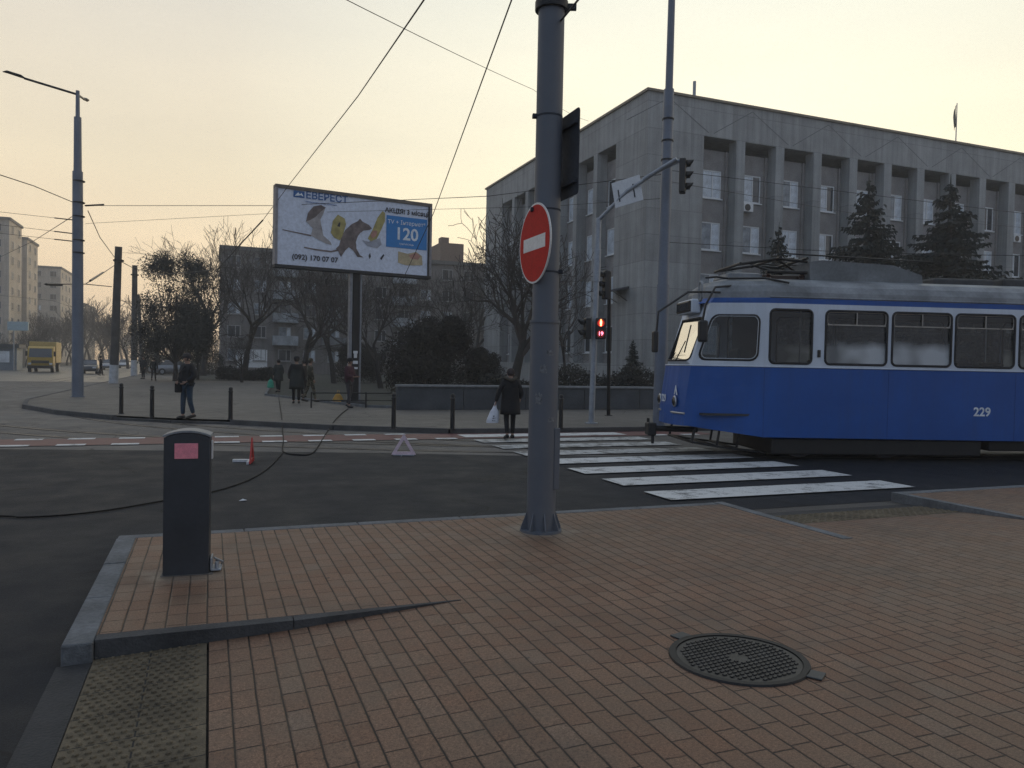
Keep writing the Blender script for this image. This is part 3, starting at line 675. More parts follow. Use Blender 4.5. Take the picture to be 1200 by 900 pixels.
def block(name, label, u0, u1, v0, v1, h, storeys, wall_m, nfront, nside, balcony=None, side='R', ww=1.5, wh=1.45, roof_h=.5, inset=.04, group=None, frame=None):
    frame = frame or mat('grey_window_frame', (.30, .30, .30), .6)
    """panel block standing on the street grid: front face at v0, side face at u0 or u1"""
    o = thing(name, label, 'building', w2(u0, v0), TH, group)
    w_, d_ = u1-u0, v1-v0
    wall = MB(); wall.box(0, w_, 0, d_, -.2, h); wall.build('wall', wall_m, o)
    rf = MB(); rf.box(-.25, w_+.25, -.25, d_+.25, h, h+roof_h); rf.build('roof', mat('roof_slab', (.12, .12, .12), .9), o)
    fm, pm = window_meshes(ww, wh, .12, frame=frame)
    sh = (h-.8)/storeys; rr_ = random.Random(len(label))
    for s_ in range(storeys):
        z = .8+s_*sh+.75
        for i in range(nfront):
            f = link('window', fm, o); f.location = ((i+.5)*w_/nfront, -.085, z); link('pane', pm[rr_.choice((0, 0, 0, 3))], f)
        for i in range(nside):
            f = link('window', fm, o); f.rotation_euler = (0, 0, math.pi/2 if side == 'R' else -math.pi/2)
            f.location = ((w_+.085) if side == 'R' else -.085, (i+.5)*d_/nside, z); link('pane', pm[rr_.choice((0, 0, 0, 3))], f)
    if balcony:
        for (i, m_) in balcony:
            for s_ in range(1, storeys):
                z = .8+s_*sh; x = (i+.5)*w_/nfront
                b = MB(); b.box(x-1.5, x+1.5, -1.15, -.01, z-.1, z); b.box(x-1.5, x+1.5, -1.15, -1.10, z, z+1.05); b.box(x-1.5, x-1.44, -1.1, -.01, z, z+1.05); b.box(x+1.44, x+1.5, -1.1, -.01, z, z+1.05)
                b.build('balcony', m_, o)
    return o
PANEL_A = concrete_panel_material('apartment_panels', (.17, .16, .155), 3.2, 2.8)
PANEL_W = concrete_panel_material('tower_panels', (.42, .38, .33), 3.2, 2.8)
BALC = mat('balcony_panel', (.30, .33, .36), .8, var=.35, scale=1.0); BALC2 = mat('balcony_slats', (.16, .17, .18), .8, var=.3)
uA, vA = 1.2, 99.5
APT = block('apartment_house', 'long five storey apartment house behind the bare trees and billboard', uA, 46, vA, 112, 14.9, 5, PANEL_A, 15, 4, [(2, BALC), (4, BALC2), (7, BALC), (11, BALC2), (13, BALC)], side='L')
st = MB(); st.box(1.9, 5.4, -.08, -.004, .7, 2.9); st.build('shop_panel', FRAME_W, APT)
st = MB(); st.box(27.6, 30.9, 1, 8, 14.9, 18.0); st.build('stair_tower', mat('stair_brick', (.20, .145, .115), .9, var=.2), APT)
st = MB(); st.box(28.0, 29.1, 2, 3.4, 18.0, 18.9); st.build('chimney', mat('chimney_brick', (.17, .12, .10), .9, var=.2), APT)
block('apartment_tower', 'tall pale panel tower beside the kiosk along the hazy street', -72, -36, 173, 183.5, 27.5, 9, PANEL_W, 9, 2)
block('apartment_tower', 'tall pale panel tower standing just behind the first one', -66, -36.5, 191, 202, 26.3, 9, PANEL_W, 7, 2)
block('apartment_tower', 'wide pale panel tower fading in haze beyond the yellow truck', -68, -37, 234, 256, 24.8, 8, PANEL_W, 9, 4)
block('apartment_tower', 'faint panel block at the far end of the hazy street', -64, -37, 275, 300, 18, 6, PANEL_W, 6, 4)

# ================================================================== TREES
def grow(mb_t, mb_c, p, d, L, r, lvl, maxlvl, rn, spread, up, kids, wig=.18, minr=.004):
    n = 4 if lvl < 3 else 3; pts = [p]; rs = [r]; q = p.copy(); dd = d.copy()
    for i in range(n):
        dd = (dd+Vector((rn.uniform(-wig, wig), rn.uniform(-wig, wig), rn.uniform(-wig, wig)+up*.12))).normalized()
        q = q+dd*L/n; pts.append(q.copy()); rs.append(max(minr, r*(1-.55*(i+1)/n)))
    (mb_t if lvl < 1 else mb_c).tube(pts, rs, 8 if lvl == 0 else 5 if lvl < 3 else 3, 0, cap=lvl < 2, smooth=lvl < 3)
    if lvl >= maxlvl: return
    k = kids[min(lvl, len(kids)-1)]
    for i in range(k):
        t = rn.uniform(.35, 1.0) if lvl else rn.uniform(.45, 1.0)
        if i < 2: t = 1.0
        fi = t*n; a = min(int(fi), n-1); base = pts[a].lerp(pts[a+1], fi-a)
        ax = dd.orthogonal().normalized(); ax.rotate(Matrix.Rotation(rn.uniform(0, 2*math.pi), 3, dd))
        nd = dd.copy(); nd.rotate(Matrix.Rotation(rn.uniform(.5, 1.25)*spread, 3, ax)); nd = (nd+Vector((0, 0, up*.35))).normalized()
        grow(mb_t, mb_c, base, nd, L*rn.uniform(.58, .82), max(minr, r*rn.uniform(.42, .6)*(1-.4*t+.2)), lvl+1, maxlvl, rn, spread, up, kids, wig, minr)
def bare_meshes(seed, h, trunk_frac=.3, spread=.75, up=.5, kids=(5, 5, 4, 4, 3), maxlvl=5, r=.16, minr=.006, tilt=.05):
    rn = random.Random(seed); t = MB(); c_ = MB()
    grow(t, c_, Vector((0, 0, -.1)), Vector((rn.uniform(-tilt, tilt), rn.uniform(-tilt, tilt), 1)).normalized(), h*trunk_frac, r, 0, maxlvl, rn, spread, up, kids, minr=minr)
    zmax = max(v[2] for v in c_.v); k = h/zmax
    S = Matrix.Diagonal((k, k, k, 1)); t.xf(S); c_.xf(S)
    return t.mesh('trunk', BARK), c_.mesh('crown', TWIG)
def place_tree(name, label, cat, meshes, loc, rz=0, s=1, group=None):
    o = thing(name, label, cat, loc, rz, group); o.scale = (s, s, s)
    link('trunk', meshes[0], o); link('crown', meshes[1], o); return o
TA = bare_meshes(11, 12, .22, .75, .50, (5, 4, 4, 3, 3), 5, .17, .007)
TB = bare_meshes(23, 11, .25, .85, .40, (5, 5, 4, 3, 3), 5, .18, .007)
TC = bare_meshes(5, 10, .13, .95, .42, (7, 5, 4, 3, 2), 5, .14, .006)
TF = bare_meshes(31, 12, .25, .75, .5, (6, 5, 4, 3), 4, .2, .02)
BG = 'bare winter trees before the apartment house'
def tree_at(name, label, cat, meshes, px, base_y, Y, top_y, mh, rz=0, group=None, squash=1.0):
    b = P(px, 430, Y); h = P(px, top_y, Y).z
    o = place_tree(name, label, cat, meshes, (b.x, b.y, 0), rz, h/mh, group); o.scale = (o.scale[0]*squash, o.scale[1]*squash, o.scale[2]); return o
tree_at('bare_tree', 'tall bare tree rising above the roof corner of the apartment house', 'tree', TA, 285, 440, 62, 255, 12, 0, BG)
tree_at('bare_tree', 'pale twigged bare tree standing behind the dark leafy tree', 'tree', TB, 238, 440, 74, 262, 11, 2.0, BG)
tree_at('bare_tree', 'bare tree directly behind the people group under the billboard', 'tree', TB, 352, 440, 52, 268, 11, 1.0, BG)
tree_at('bare_tree', 'bare tree just beside the billboard column on its street side', 'tree', TA, 392, 440, 57, 292, 12, 3.1, BG)
tree_at('bare_tree', 'leaning bare tree under the lower corner of the billboard', 'tree', TB, 447, 440, 48, 305, 11, 4.0, BG)
tree_at('bare_tree', 'bare tree between the billboard and the round dark bush', 'tree', TA, 488, 440, 64, 312, 12, 5.0, BG)
tree_at('bare_tree', 'many stemmed bare tree with fanned branches behind the woman', 'tree', TC, 602, 450, 39, 228, 10, 0.5, BG, .82)
tree_at('bare_tree', 'slim bare tree beyond the office building corner', 'tree', TA, 556, 440, 80, 258, 12, 1.3, BG, .7)
tree_at('bare_tree', 'bare tree half hidden by the lower edge of the billboard', 'tree', TA, 420, 440, 70, 300, 12, 4.4, BG)
tree_at('bare_tree', 'bare tree with thin crown before the stair tower', 'tree', TB, 522, 440, 68, 300, 11, .9, BG)
tree_at('bare_tree', 'slim dark bare tree growing behind the steel pole', 'tree', TA, 664, 450, 43, 275, 12, 2.6, BG, .55)
tree_at('bare_sapling', 'small bare sapling in front of the white ground floor panel', 'tree', TC, 284, 440, 55, 388, 10, 1.9, None, .8)
FARG = 'hazy trees lining the far street'
for i, (px, Y, top, rz) in enumerate(((106, 150, 352, 0), (122, 175, 345, 1), (52, 130, 372, 2), (78, 145, 378, 3), (30, 118, 385, 4), (60, 165, 365, 2.2), (92, 205, 372, 5), (138, 210, 368, .4), (150, 250, 385, 1.4), (170, 260, 396, 2.4), (12, 120, 392, .9), (2, 150, 372, 1.9), (40, 170, 362, 3.3), (70, 180, 358, 4.1), (84, 160, 368, .2), (98, 190, 362, 2.9), (114, 140, 372, 3.7), (128, 160, 360, 5.2), (144, 180, 365, .7), (158, 170, 376, 2.0), (164, 210, 385, 1.1), (20, 135, 385, 4.8), (45, 120, 388, .5))):
    b = P(px, 425, Y); h = P(px, top, Y).z
    place_tree('street_tree', 'bare tree lining the far street and fading into the haze', 'tree', TF, (b.x, b.y, ROAD), rz, h/12, FARG)
for i, (px, Y, top) in enumerate(((150, 120, 352), (186, 95, 340), (172, 140, 372))):
    b = P(px, 425, Y); h = P(px, top, Y).z
    place_tree('street_tree', ('bare tree behind the whitewashed street poles', 'bare tree beyond the dark leafy tree', 'hazy small bare tree at the plaza side of the street')[i], 'tree', TF, (b.x, b.y, 0), i*1.7, h/12, 'bare trees on the plaza side of the street')

def leafy(seed, h, r, z0, n, mat_leaf, trunk_r=.16, leaf=.09, squash=1.0, edge_bias=.5):
    rn = random.Random(seed); t = MB(); c_ = MB()
    lob = [(Vector((rn.gauss(0, r*.46), rn.gauss(0, r*.46), z0+(h-z0)*rn.uniform(.10, .95))), r*rn.uniform(.24, .56)) for _ in range(26)]
    t.tube([(0, 0, -.1), (.05, .02, z0*.6), (0, 0, z0+.6), (.05, 0, h*.7)], [trunk_r, trunk_r*.8, trunk_r*.6, .03], 8)
    for c0, rr_ in lob:
        hz_ = (c0.z-z0)/(h-z0); lim = r*.72*math.sqrt(max(.08, 1-(2*hz_-.8)**2*.75)); rad_ = math.hypot(c0.x, c0.y)
        if rad_ > lim: c0 = Vector((c0.x*lim/rad_, c0.y*lim/rad_, c0.z))
        c0 = Vector((c0.x, c0.y, min(c0.z, h-rr_*.8)))
        t.tube([(0, 0, z0*.8+.2), (c0.x*.5, c0.y*.5, (z0+c0.z)/2), tuple(c0)], [.06, .035, .012], 4)
        for _ in range(n//26):
            d = Vector((rn.gauss(0, 1), rn.gauss(0, 1), rn.gauss(0, 1))).normalized()*rr_*(rn.random()**edge_bias)
            p = c0+d; a = Vector((rn.gauss(0, 1), rn.gauss(0, 1), rn.gauss(0, 1))).normalized(); b = a.orthogonal().normalized(); s = leaf*rn.uniform(.5, 1.3)
            c_.add([p-a*s, p+b*s*.45, p+a*s, p-b*s*.45], [(0, 1, 2, 3)])
    return t.mesh('trunk', BARK), c_.mesh('crown', mat_leaf)
LEAF_D = mat('dark_leaves', (.022, .024, .020), .8, var=.4, scale=1.2); LEAF_B = mat('brown_leaves', (.026, .022, .018), .9, var=.4, scale=1.0)
SPR = mat('spruce_needles', (.020, .028, .026), .85, var=.4, scale=1.0); HEDGE = mat('hedge_leaves', (.022, .022, .018), .9, var=.4, scale=1.5)
lt = leafy(8, 9.2, 3.2, 1.3, 34000, LEAF_D, .2, .075, edge_bias=.75)
b = P(205, 430, 55); place_tree('leafy_tree', 'dense dark tree still in leaf behind the man in jeans', 'tree', lt, (b.x, b.y, 0), 0)
b = P(232, 430, 60); place_tree('leafy_tree', 'looser dark tree whose leaves overlap the apartment corner', 'tree', lt, (b.x, b.y, 0), 2.1, .88).scale = (.62, .62, 1.02)
bs = leafy(9, 4.1, 2.6, .35, 30000, LEAF_B, .1, .08)
b = P(505, 430, 41); place_tree('round_bush', 'big round dark brown bush behind the plaza wall', 'bush', bs, (b.x, b.y, 0), 0)
b = P(563, 430, 43); place_tree('round_bush', 'lower dark bush beside the big round one', 'bush', bs, (b.x, b.y, 0), 1.5, .62)
b = P(420, 430, 60); place_tree('round_bush', 'dark bush low behind the billboard column', 'bush', bs, (b.x, b.y, 0), 2.5, .75)

def spruce(seed, h, r, nbr):
    """drooping boughs set at random up the trunk, each carrying hanging needle sprays"""
    rn = random.Random(seed); t = MB(); c_ = MB()
    t.tube([(0, 0, -.1), (0, 0, h*.5), (0, 0, h*.97)], [h*.018, h*.011, .012], 8)
    c_.tube([(0, 0, h*.9), (.02, 0, h*1.0)], [.05, .008], 5)
    for i in range(nbr):
        f = 1-rn.random()**.58; z = h*(.05+.93*f); R = r*(1-f)**.92*rn.uniform(.45, 1.18)+.03
        if rn.random() < .12: R *= 1.25
        a = rn.uniform(0, 2*math.pi); dx, dy = math.cos(a), math.sin(a); dr = rn.uniform(.10, .42)*(1-.6*f); up_ = rn.uniform(.0, .16)+(.5 if f > .85 else 0)
        n = max(3, int(R/.10))
        c_.tube([(0, 0, z), (dx*R*.5, dy*R*.5, z-dr*R*.5), (dx*R, dy*R, z-dr*R+up_*R)], [.018, .012, .004], 3)
        for k in range(n):
            q0 = (k+rn.random())/n; d0 = R*(.12+.88*q0); zz = z-dr*d0+up_*R*max(0, q0-.5)*2*(q0); wd = (.34*(1-.6*q0)+.05)*(1-.75*f)
            p = Vector((dx*d0, dy*d0, zz))
            for sgn in (-1, 1):
                side = Vector((-dy, dx, 0))*sgn; ln = wd*rn.uniform(.6, 1.3)
                tip = p+side*ln+Vector((dx, dy, 0))*ln*rn.uniform(.5, 1.0)+Vector((0, 0, rn.uniform(-.20, .03)))
                wv = Vector((rn.uniform(-.03, .03), rn.uniform(-.03, .03), .045)); m_ = p.lerp(tip, .55)
                c_.add([p-wv, m_-wv*1.2, tip, m_+wv*1.2, p+wv], [(0, 1, 2, 3, 4)])
            tip = p+Vector((dx*.10, dy*.10, -rn.uniform(.10, .30))); c_.add([p-Vector((dx, dy, 0))*.04, tip, p+Vector((dx, dy, 0))*.07], [(0, 1, 2)])
    return t.mesh('trunk', BARK), c_.mesh('crown', SPR)
SP = spruce(4, 13, 2.9, 900)
SP2 = spruce(12, 13, 2.9, 900)
for px, Y, top, lab, rz, sq in ((908, 46, 260, 'small slim spruce before the office, just behind the tram pantograph', 0, 1.35), (1012, 44.5, 203, 'middle sized spruce between the slim one and the broad one', 2, 1.65), (1107, 43.5, 204, 'broad spruce before the office, standing furthest along the tram roof', 4, 1.9)):
    b = P(px, 430, Y); h = P(px, top, Y).z
    o = place_tree('spruce_tree', lab, 'tree', SP2 if px == 1107 else SP, (b.x, b.y, 0), rz, h/13, 'spruces before the office building'); o.scale = (h/13*sq, h/13*sq, h/13)
b = P(741, 430, 38); o = place_tree('thuja_shrub', 'small pointed thuja by the office corner behind the wall', 'shrub', SP, (b.x, b.y, 0), 1, .3); h = P(741, 396, 38).z; o.scale = (.3, .3, h/13)
def hedge(px0, px1, Y, top_y, label):
    a = P(px0, 430, Y); b = P(px1, 430, Y); h = P(px0, top_y, Y).z; rn = random.Random(px0); c_ = MB(); t = MB(); L = (b-a).length
    for _ in range(int(L*1500)):
        s = rn.random(); w_ = rn.uniform(-.6, .6); z = rn.uniform(.1, h)*(1-.25*abs(w_))*(.85+.15*math.sin(s*L*2)+rn.uniform(-.1, .05)); p = Vector((s*L, w_, z))
        x_ = Vector((rn.gauss(0, 1), rn.gauss(0, 1), rn.gauss(0, 1))).normalized(); y_ = x_.orthogonal().normalized(); k = rn.uniform(.04, .1)
        c_.add([p-x_*k, p+y_*k*.5, p+x_*k, p-y_*k*.5], [(0, 1, 2, 3)])
    for i in range(int(L*3)):
        s = (i+.5)/3; t.tube([(s, 0, -.05), (s+rn.uniform(-.2, .2), rn.uniform(-.3, .3), h*.8)], [.025, .01], 4)
    d = b-a; o = thing('hedge', label, 'hedge', (a.x, a.y, 0), math.atan2(d.y, d.x)); t.build('stem', BARK, o); c_.build('foliage', HEDGE, o); return o
hedge(648, 775, 36, 424, 'dark clipped hedge behind the wall below the office corner')
hedge(560, 646, 37, 436, 'low dark hedge behind the wall beyond the walking woman')
hedge(255, 325, 60, 428, 'low hedge along the lawn below the apartment house')

hedge(166, 262, 78, 404, 'dark overgrown hedge at the end of the plaza below the dense tree')
def far_wood(px0, px1, Y, top_y, n):
    rn = random.Random(px0); c_ = MB(); a = P(px0, 430, Y); b = P(px1, 430, Y); hm_ = P(px0, top_y, Y).z
    hs = [rn.uniform(.55, 1.0) for _ in range(60)]
    for _ in range(n):
        s_ = rn.random(); i = s_*58; k = int(i); hh = hm_*(hs[k]*(1-(i-k))+hs[k+1]*(i-k)); p = a.lerp(b, s_); p = Vector((p.x, p.y+rn.uniform(-6, 6), hh*(1-rn.random()**1.6)))
        x_ = Vector((rn.gauss(0, .6), rn.gauss(0, .6), rn.gauss(0, 1))).normalized(); y_ = x_.orthogonal().normalized(); kk = rn.uniform(.3, .6)
        c_.add([p-x_*kk, p+y_*kk*.12, p+x_*kk, p-y_*kk*.12], [(0, 1, 2, 3)])
    return struct(c_.build('far_wood', TWIG), 'stuff')
far_wood(-20, 330, 255, 384, 26000)
# ================================================================== STREET FURNITURE
# low parapet wall behind the plaza
PW = thing('parapet_wall', 'low dark grey wall with a stone cap along the back of the plaza', 'wall', w2(6.0, 26.0), TH)
q = MB()
for i in range(10): q.bbox(i*2.4+.01, (i+1)*2.4-.01, 0, .28, 0, .80, .012)
q.build('wall_panel', mat('wall_render', (.060, .068, .078), .85, var=.25, scale=1.5, bump=.4, bscale=20), PW)
q = MB()
for i in range(16): q.bbox(i*1.5+.005, (i+1)*1.5-.005, -.05, .33, .802, .88, .012)
q.build('wall_cap', mat('wall_cap', (.20, .21, .22), .8, var=.2), PW)
# low rail fence left of the wall
LF = thing('rail_fence', 'low black tube railing along the lawn between billboard and wall', 'fence', w2(3.3, 27.4), TH)
q = MB(); q.tube([(0, 0, .52), (9.5, 0, .52)], .022, 8); q.tube([(0, 0, .26), (9.5, 0, .26)], .018, 8); q.build('rail', BLACK_M, LF)
for i in range(6): MB().tube([(i*1.9, 0, 0), (i*1.9, 0, .56)], .028, 8).build('fence_post', BLACK_M, LF)

# near steel pole
pole_at = Vector((.31, 7.51, 0))
BP = thing('utility_pole', 'thick blue grey steel pole standing on the brick pavement', 'pole', pole_at)
q = MB(); q.lathe([(.142, .02), (.140, 2.05)], 32); q.lathe([(.128, 2.05), (.126, 9.2)], 32); q.build('shaft', POLE, BP)
q = MB(); q.lathe([(.150, 2.035), (.150, 2.062)], 32); q.build('collar', POLE, BP)
q = MB(); q.lathe([(.205, 0), (.205, .022)], 32)
for i in range(8):
    a = i*math.pi/4+.2; M = Matrix.Rotation(a, 4, 'Z')
    g = MB(); g.add([(.138, -.006, .02), (.200, -.006, .02), (.200, -.006, .045), (.145, -.006, .19), (.138, -.006, .19), (.138, .006, .02), (.200, .006, .02), (.200, .006, .045), (.145, .006, .19), (.138, .006, .19)], [(0, 1, 2, 3, 4), (9, 8, 7, 6, 5), (0, 5, 6, 1), (1, 6, 7, 2), (2, 7, 8, 3), (3, 8, 9, 4)])
    q.join(g, M)
q.build('base_flange', POLE, BP)
q = MB(); q.bbox(.075, .135, -.125, -.10, .42, 1.02, .006); q.xf(Matrix.Rotation(.35, 4, 'Z')); q.build('service_door', POLE, BP)
for z in (2.52, 3.12, 4.02):
    q = MB(); q.lathe([(.130, z), (.130, z+.018)], 32); q.bbox(.12, .165, -.03, .03, z-.004, z+.034, .004); q.xf(Matrix.Rotation(rad(-175 if z in (3.12, 4.02) else -10), 4, 'Z')); q.build('clamp_band', SIGN_BACK, BP)
q = MB(); q.lathe([(.16, 5.05), (.16, 5.13)], 24); q.bbox(.1, .24, -.02, .02, 5.06, 5.12, .005); q.build('wire_bracket', BLACK_M, BP)

for a_, z_, hh in ((-1.25, 1.08, .05), (-1.9, 1.55, .09), (-1.45, 1.72, .06), (-2.2, 1.25, .12)):
    q = MB()
    for k_ in range(5):
        t0, t1 = a_+k_*.1, a_+(k_+1)*.1
        q.add([(.1425*math.cos(t0), .1425*math.sin(t0), z_), (.1425*math.cos(t1), .1425*math.sin(t1), z_), (.1425*math.cos(t1), .1425*math.sin(t1), z_+hh*(1-.3*(k_ % 2))), (.1425*math.cos(t0), .1425*math.sin(t0), z_+hh*(1-.25*((k_+1) % 2)))], [(0, 1, 2, 3)])
    q.build('sticker_remains', mat('old_paper', (.16, .17, .18), .9, var=.5, scale=30), BP)
# no entry sign, seen at a steep angle
phi = rad(69); ex = Vector((math.cos(phi), -math.sin(phi), 0)); nrm = Vector((-math.sin(phi), -math.cos(phi), 0))
sc = pole_at+nrm*.185+Vector((.055, 0, 2.80))
NE = thing('no_entry_sign', 'round red no entry sign with white bar on the steel pole', 'sign', sc); NE.matrix_world = basis(sc, ex, Vector((0, 0, 1)), nrm)
q = MB(); q.lathe([(.380, -.012), (.386, -.004), (.386, .004)], 56); q.build('disc', SIGN_WHITE, NE)
q = MB(); q.lathe([(.368, .0042), (.368, .0062)], 56); q.build('red_face', SIGN_RED, NE)
q = MB(); q.box(-.27, .27, -.065, .065, .0064, .0084); q.build('white_bar', SIGN_WHITE, NE)
q = MB(); q.box(-.03, .03, -.27, -.23, -.06, -.012); q.box(-.03, .03, .23, .27, -.06, -.012); q.build('bracket', BLACK_M, NE)
sc = pole_at-nrm*.175+Vector((.02, 0, 3.67))
RS = thing('road_sign', 'dark grey back of a tall rectangular sign on the steel pole', 'sign', sc); RS.matrix_world = basis(sc, ex, Vector((0, 0, 1)), nrm)
arcs = rr(-.27, .27, -.41, .41, .04, .04, 4); q = MB(); q.prism([p for a in arcs for p in a], -.004, .004); q.build('plate', SIGN_BACK, RS)
q = MB(); q.box(-.25, .25, -.30, -.26, .005, .04); q.build('back_rail', SIGN_BACK, RS)
q = MB(); q.box(-.25, .25, .26, .30, .005, .04); q.build('back_rail', SIGN_BACK, RS)

# parking barrier post
KP = thing('barrier_post', 'anthracite upright barrier post with pink reflector on the brick corner', 'post', (-2.44, 5.80, 0), rad(17))
def arched(w, d0, d1, z0, zs, rise, mb, mi=0, n=14):
    pr = [(-w/2, z0), (w/2, z0), (w/2, zs)]+[(w/2-w*i/n, zs+rise*(1-(2*i/n-1)**2)) for i in range(1, n)]+[(-w/2, zs)]
    k = len(pr); vs = [(a, d0, b) for a, b in pr]+[(a, d1, b) for a, b in pr]
    mb.add(vs, [list(range(k)), list(reversed(range(k, 2*k)))]+[(i, k+i, k+(i+1) % k, (i+1) % k) for i in range(k)], mi)
q = MB(); arched(.318, -.10, .085, .0, 1.03, .035, q); q.build('housing', ANTHR, KP)
q = MB()
pr = [(.166-.332*i/14, 1.034+.036*(1-(2*i/14-1)**2)) for i in range(15)]
vs = [(a, d, b+o) for d, o in ((-.105, .001), (.14, .001), (.14, .016), (-.105, .016)) for a, b in pr]; k = 15
q.add(vs, [(r_*k+i, r_*k+i+1, ((r_+1) % 4)*k+i+1, ((r_+1) % 4)*k+i) for r_ in range(4) for i in range(14)])
q.build('cap', mat('cap_grey', (.20, .215, .23), .5, var=.15), KP)
q = MB(); q.bbox(-.155, .155, .087, .145, .015, 1.03, .008); q.build('rear_cover', GALV, KP)
q = MB(); q.bbox(-.085, .078, -.107, -.099, .875, .99, .003); q.build('reflector', mat('pink_reflector', (.80, .27, .33), .35, var=.12, scale=20), KP)
q = MB(); q.bbox(.161, .175, -.02, .03, .86, 1.0, .004); q.build('side_label', SIGN_WHITE, KP)
q = MB(); q.bbox(-.175, .19, -.115, .15, .001, .005, .002); q.build('base_plate', mat('base_mortar', (.12, .11, .10), .9, var=.4, scale=12), KP)
q = MB(); q.bbox(.17, .245, -.06, .10, .012, .024, .004); q.bbox(.165, .178, -.06, .10, .02, .11, .004); q.tube([(.21, -.02, .02), (.21, -.02, .07)], .014, 8); q.tube([(.21, .06, .02), (.21, .06, .075)], .014, 8); q.tube([(.19, .0, .1), (.25, .03, .06), (.24, .09, .03)], .008, 6); q.build('fixing_bracket', GALV, KP)

# manhole
MHt = thing('manhole_cover', 'round black cast iron manhole cover set in the brick pavement', 'manhole', (1.30, 4.27, .0), TH+.15)
q = MB(); q.lathe([(.385, .001), (.380, .012), (.345, .012), (.345, .004)], 48)
q.build('frame', mat('cast_iron', (.018, .018, .019), .6, .3, var=.3), MHt)
q = MB(); q.lathe([(.338, .0), (.338, .006)], 48)
for i in range(-9, 10):
    for j in range(-9, 10):
        cx, cy = (i+(.5 if j % 2 else 0))*.036, j*.036
        if math.hypot(cx, cy) < .315 and not (abs(cx-.0) < .05 and abs(cy-.0) < .05): q.bbox(cx-.011, cx+.011, cy-.008, cy+.008, .005, .013, .002)
q.build('lid', mat('lid_iron', (.035, .034, .034), .5, .3, var=.4, scale=9), MHt)
for a in (rad(118), rad(-42)):
    q = MB(); q.bbox(.37, .455, -.055, .055, .002, .012, .004); q.xf(Matrix.Rotation(a-TH, 4, 'Z')); q.build('lug', mat('lug_steel', (.05, .055, .06), .5, .4), MHt)

# steel bollards across the plaza edge
def bollard(loc, label):
    o = thing('bollard', label, 'bollard', loc, 0, 'black bollards along the plaza edge')
    q = MB(); q.lathe([(.062, 0), (.058, .02), (.052, .74)], 16); q.build('post', BLACK_M, o)
    q = MB(); q.lathe([(.060, .74), (.064, .76), (.058, .775), (.045, .80), (.055, .83), (.045, .87), (.012, .885)], 16); q.build('cap', BLACK_M, o)
    q = MB(); q.lathe([(.085, 0.001), (.080, .018)], 16); q.build('foot', BLACK_M, o); return o
b0 = bollard(G(142, 485), 'black bollard near the kerb curve below the double lamp post')
def dup(loc, label): c_ = copy_tree(b0); c_.location = loc; c_['label'] = label
dup(G(178, 490), 'black bollard standing just before the man in jeans')
dup(G(270, 492), 'black bollard where the dark raised kerb begins')
dup(G(461, 503), 'black bollard behind the standing warning triangle')
dup(G(530, 503), 'black bollard beside the woman carrying a white bag')
dup(G(657, 502), 'black bollard between the steel pole and traffic light pole')

# double lamp post across the junction
LPb = G(91, 465)
LP = thing('street_lamp', 'tall two armed street lamp and wire post at the plaza corner', 'street lamp', LPb)
lean = Vector((-.006, 0, 1)); at = lambda z: lean*z
q = MB(); q.tube([at(0), at(9.0)], [.215, .19], 16); q.tube([at(9.0), at(11.15)], [.15, .135], 16); q.tube([at(11.15), at(12.2)], [.08, .07], 12); q.build('shaft', POLE_L, LP)
q = MB(); q.lathe([(.27, 0), (.27, .03)], 16); q.build('base_flange', POLE_L, LP)
for ang, L in ((TH+math.pi, 2.55), (TH+math.pi/2, 2.5)):
    d = Vector((math.cos(ang), math.sin(ang), 0)); s0 = at(12.05); s1 = s0+d*L*.72+Vector((0, 0, .36)); s2 = s0+d*L+Vector((0, 0, .50))
    q = MB(); q.tube([s0, s1], .045, 8); a_ = q.build('arm', BLACK_M, LP)
    q = MB(); q.tube([s1-d*.05, s1+d*.1+Vector((0, 0, .06)), s2-d*.15+Vector((0, 0, .02)), s2], [.05, .12, .11, .03], 10, flat=.45); q.build('lamp_head', BLACK_M, LP)
for z in (5.75, 6.25, 7.2, 7.75, 8.6):
    q = MB(); q.lathe([(.222, z), (.222, z+.04)], 16); q.build('clamp_band', BLACK_M, LP)

# old concrete poles
def conc_pole(b, t, r0, r1, label, ww=True):
    o = thing('concrete_pole', label, 'pole', b, 0, 'old poles along the street'); d = t-b
    q = MB(); q.tube([d*.14 if ww else d*0, d], [r0*.95, r1], 12); q.build('shaft', CONC_POLE, o)
    if ww: q = MB(); q.tube([d*0-Vector((0, 0, .05)), d*.14], [r0, r0*.95], 12); q.build('whitewashed_base', WHITEWASH, o)
    q = MB(); q.lathe([(r1*1.5, -.9), (r1*1.5, -.8)], 12); q.xf(Matrix.Translation(d)); q.build('clamp_band', BLACK_M, o); return o
conc_pole(G(133, 449), P(139, 289, 47), .27, .20, 'thick leaning concrete pole with whitewashed foot by the lamp post')
conc_pole(G(157, 440), P(158, 311, 69.5), .28, .22, 'straight concrete pole with whitewashed foot beyond the leaning one')
conc_pole(G(167, 437), P(162, 345, 82), .24, .16, 'thin dark concrete pole leaning against the straight one', False)
conc_pole(P(183, 436, 90), P(183, 385, 90), .2, .15, 'short dark pole beneath the dense leafy tree', False)

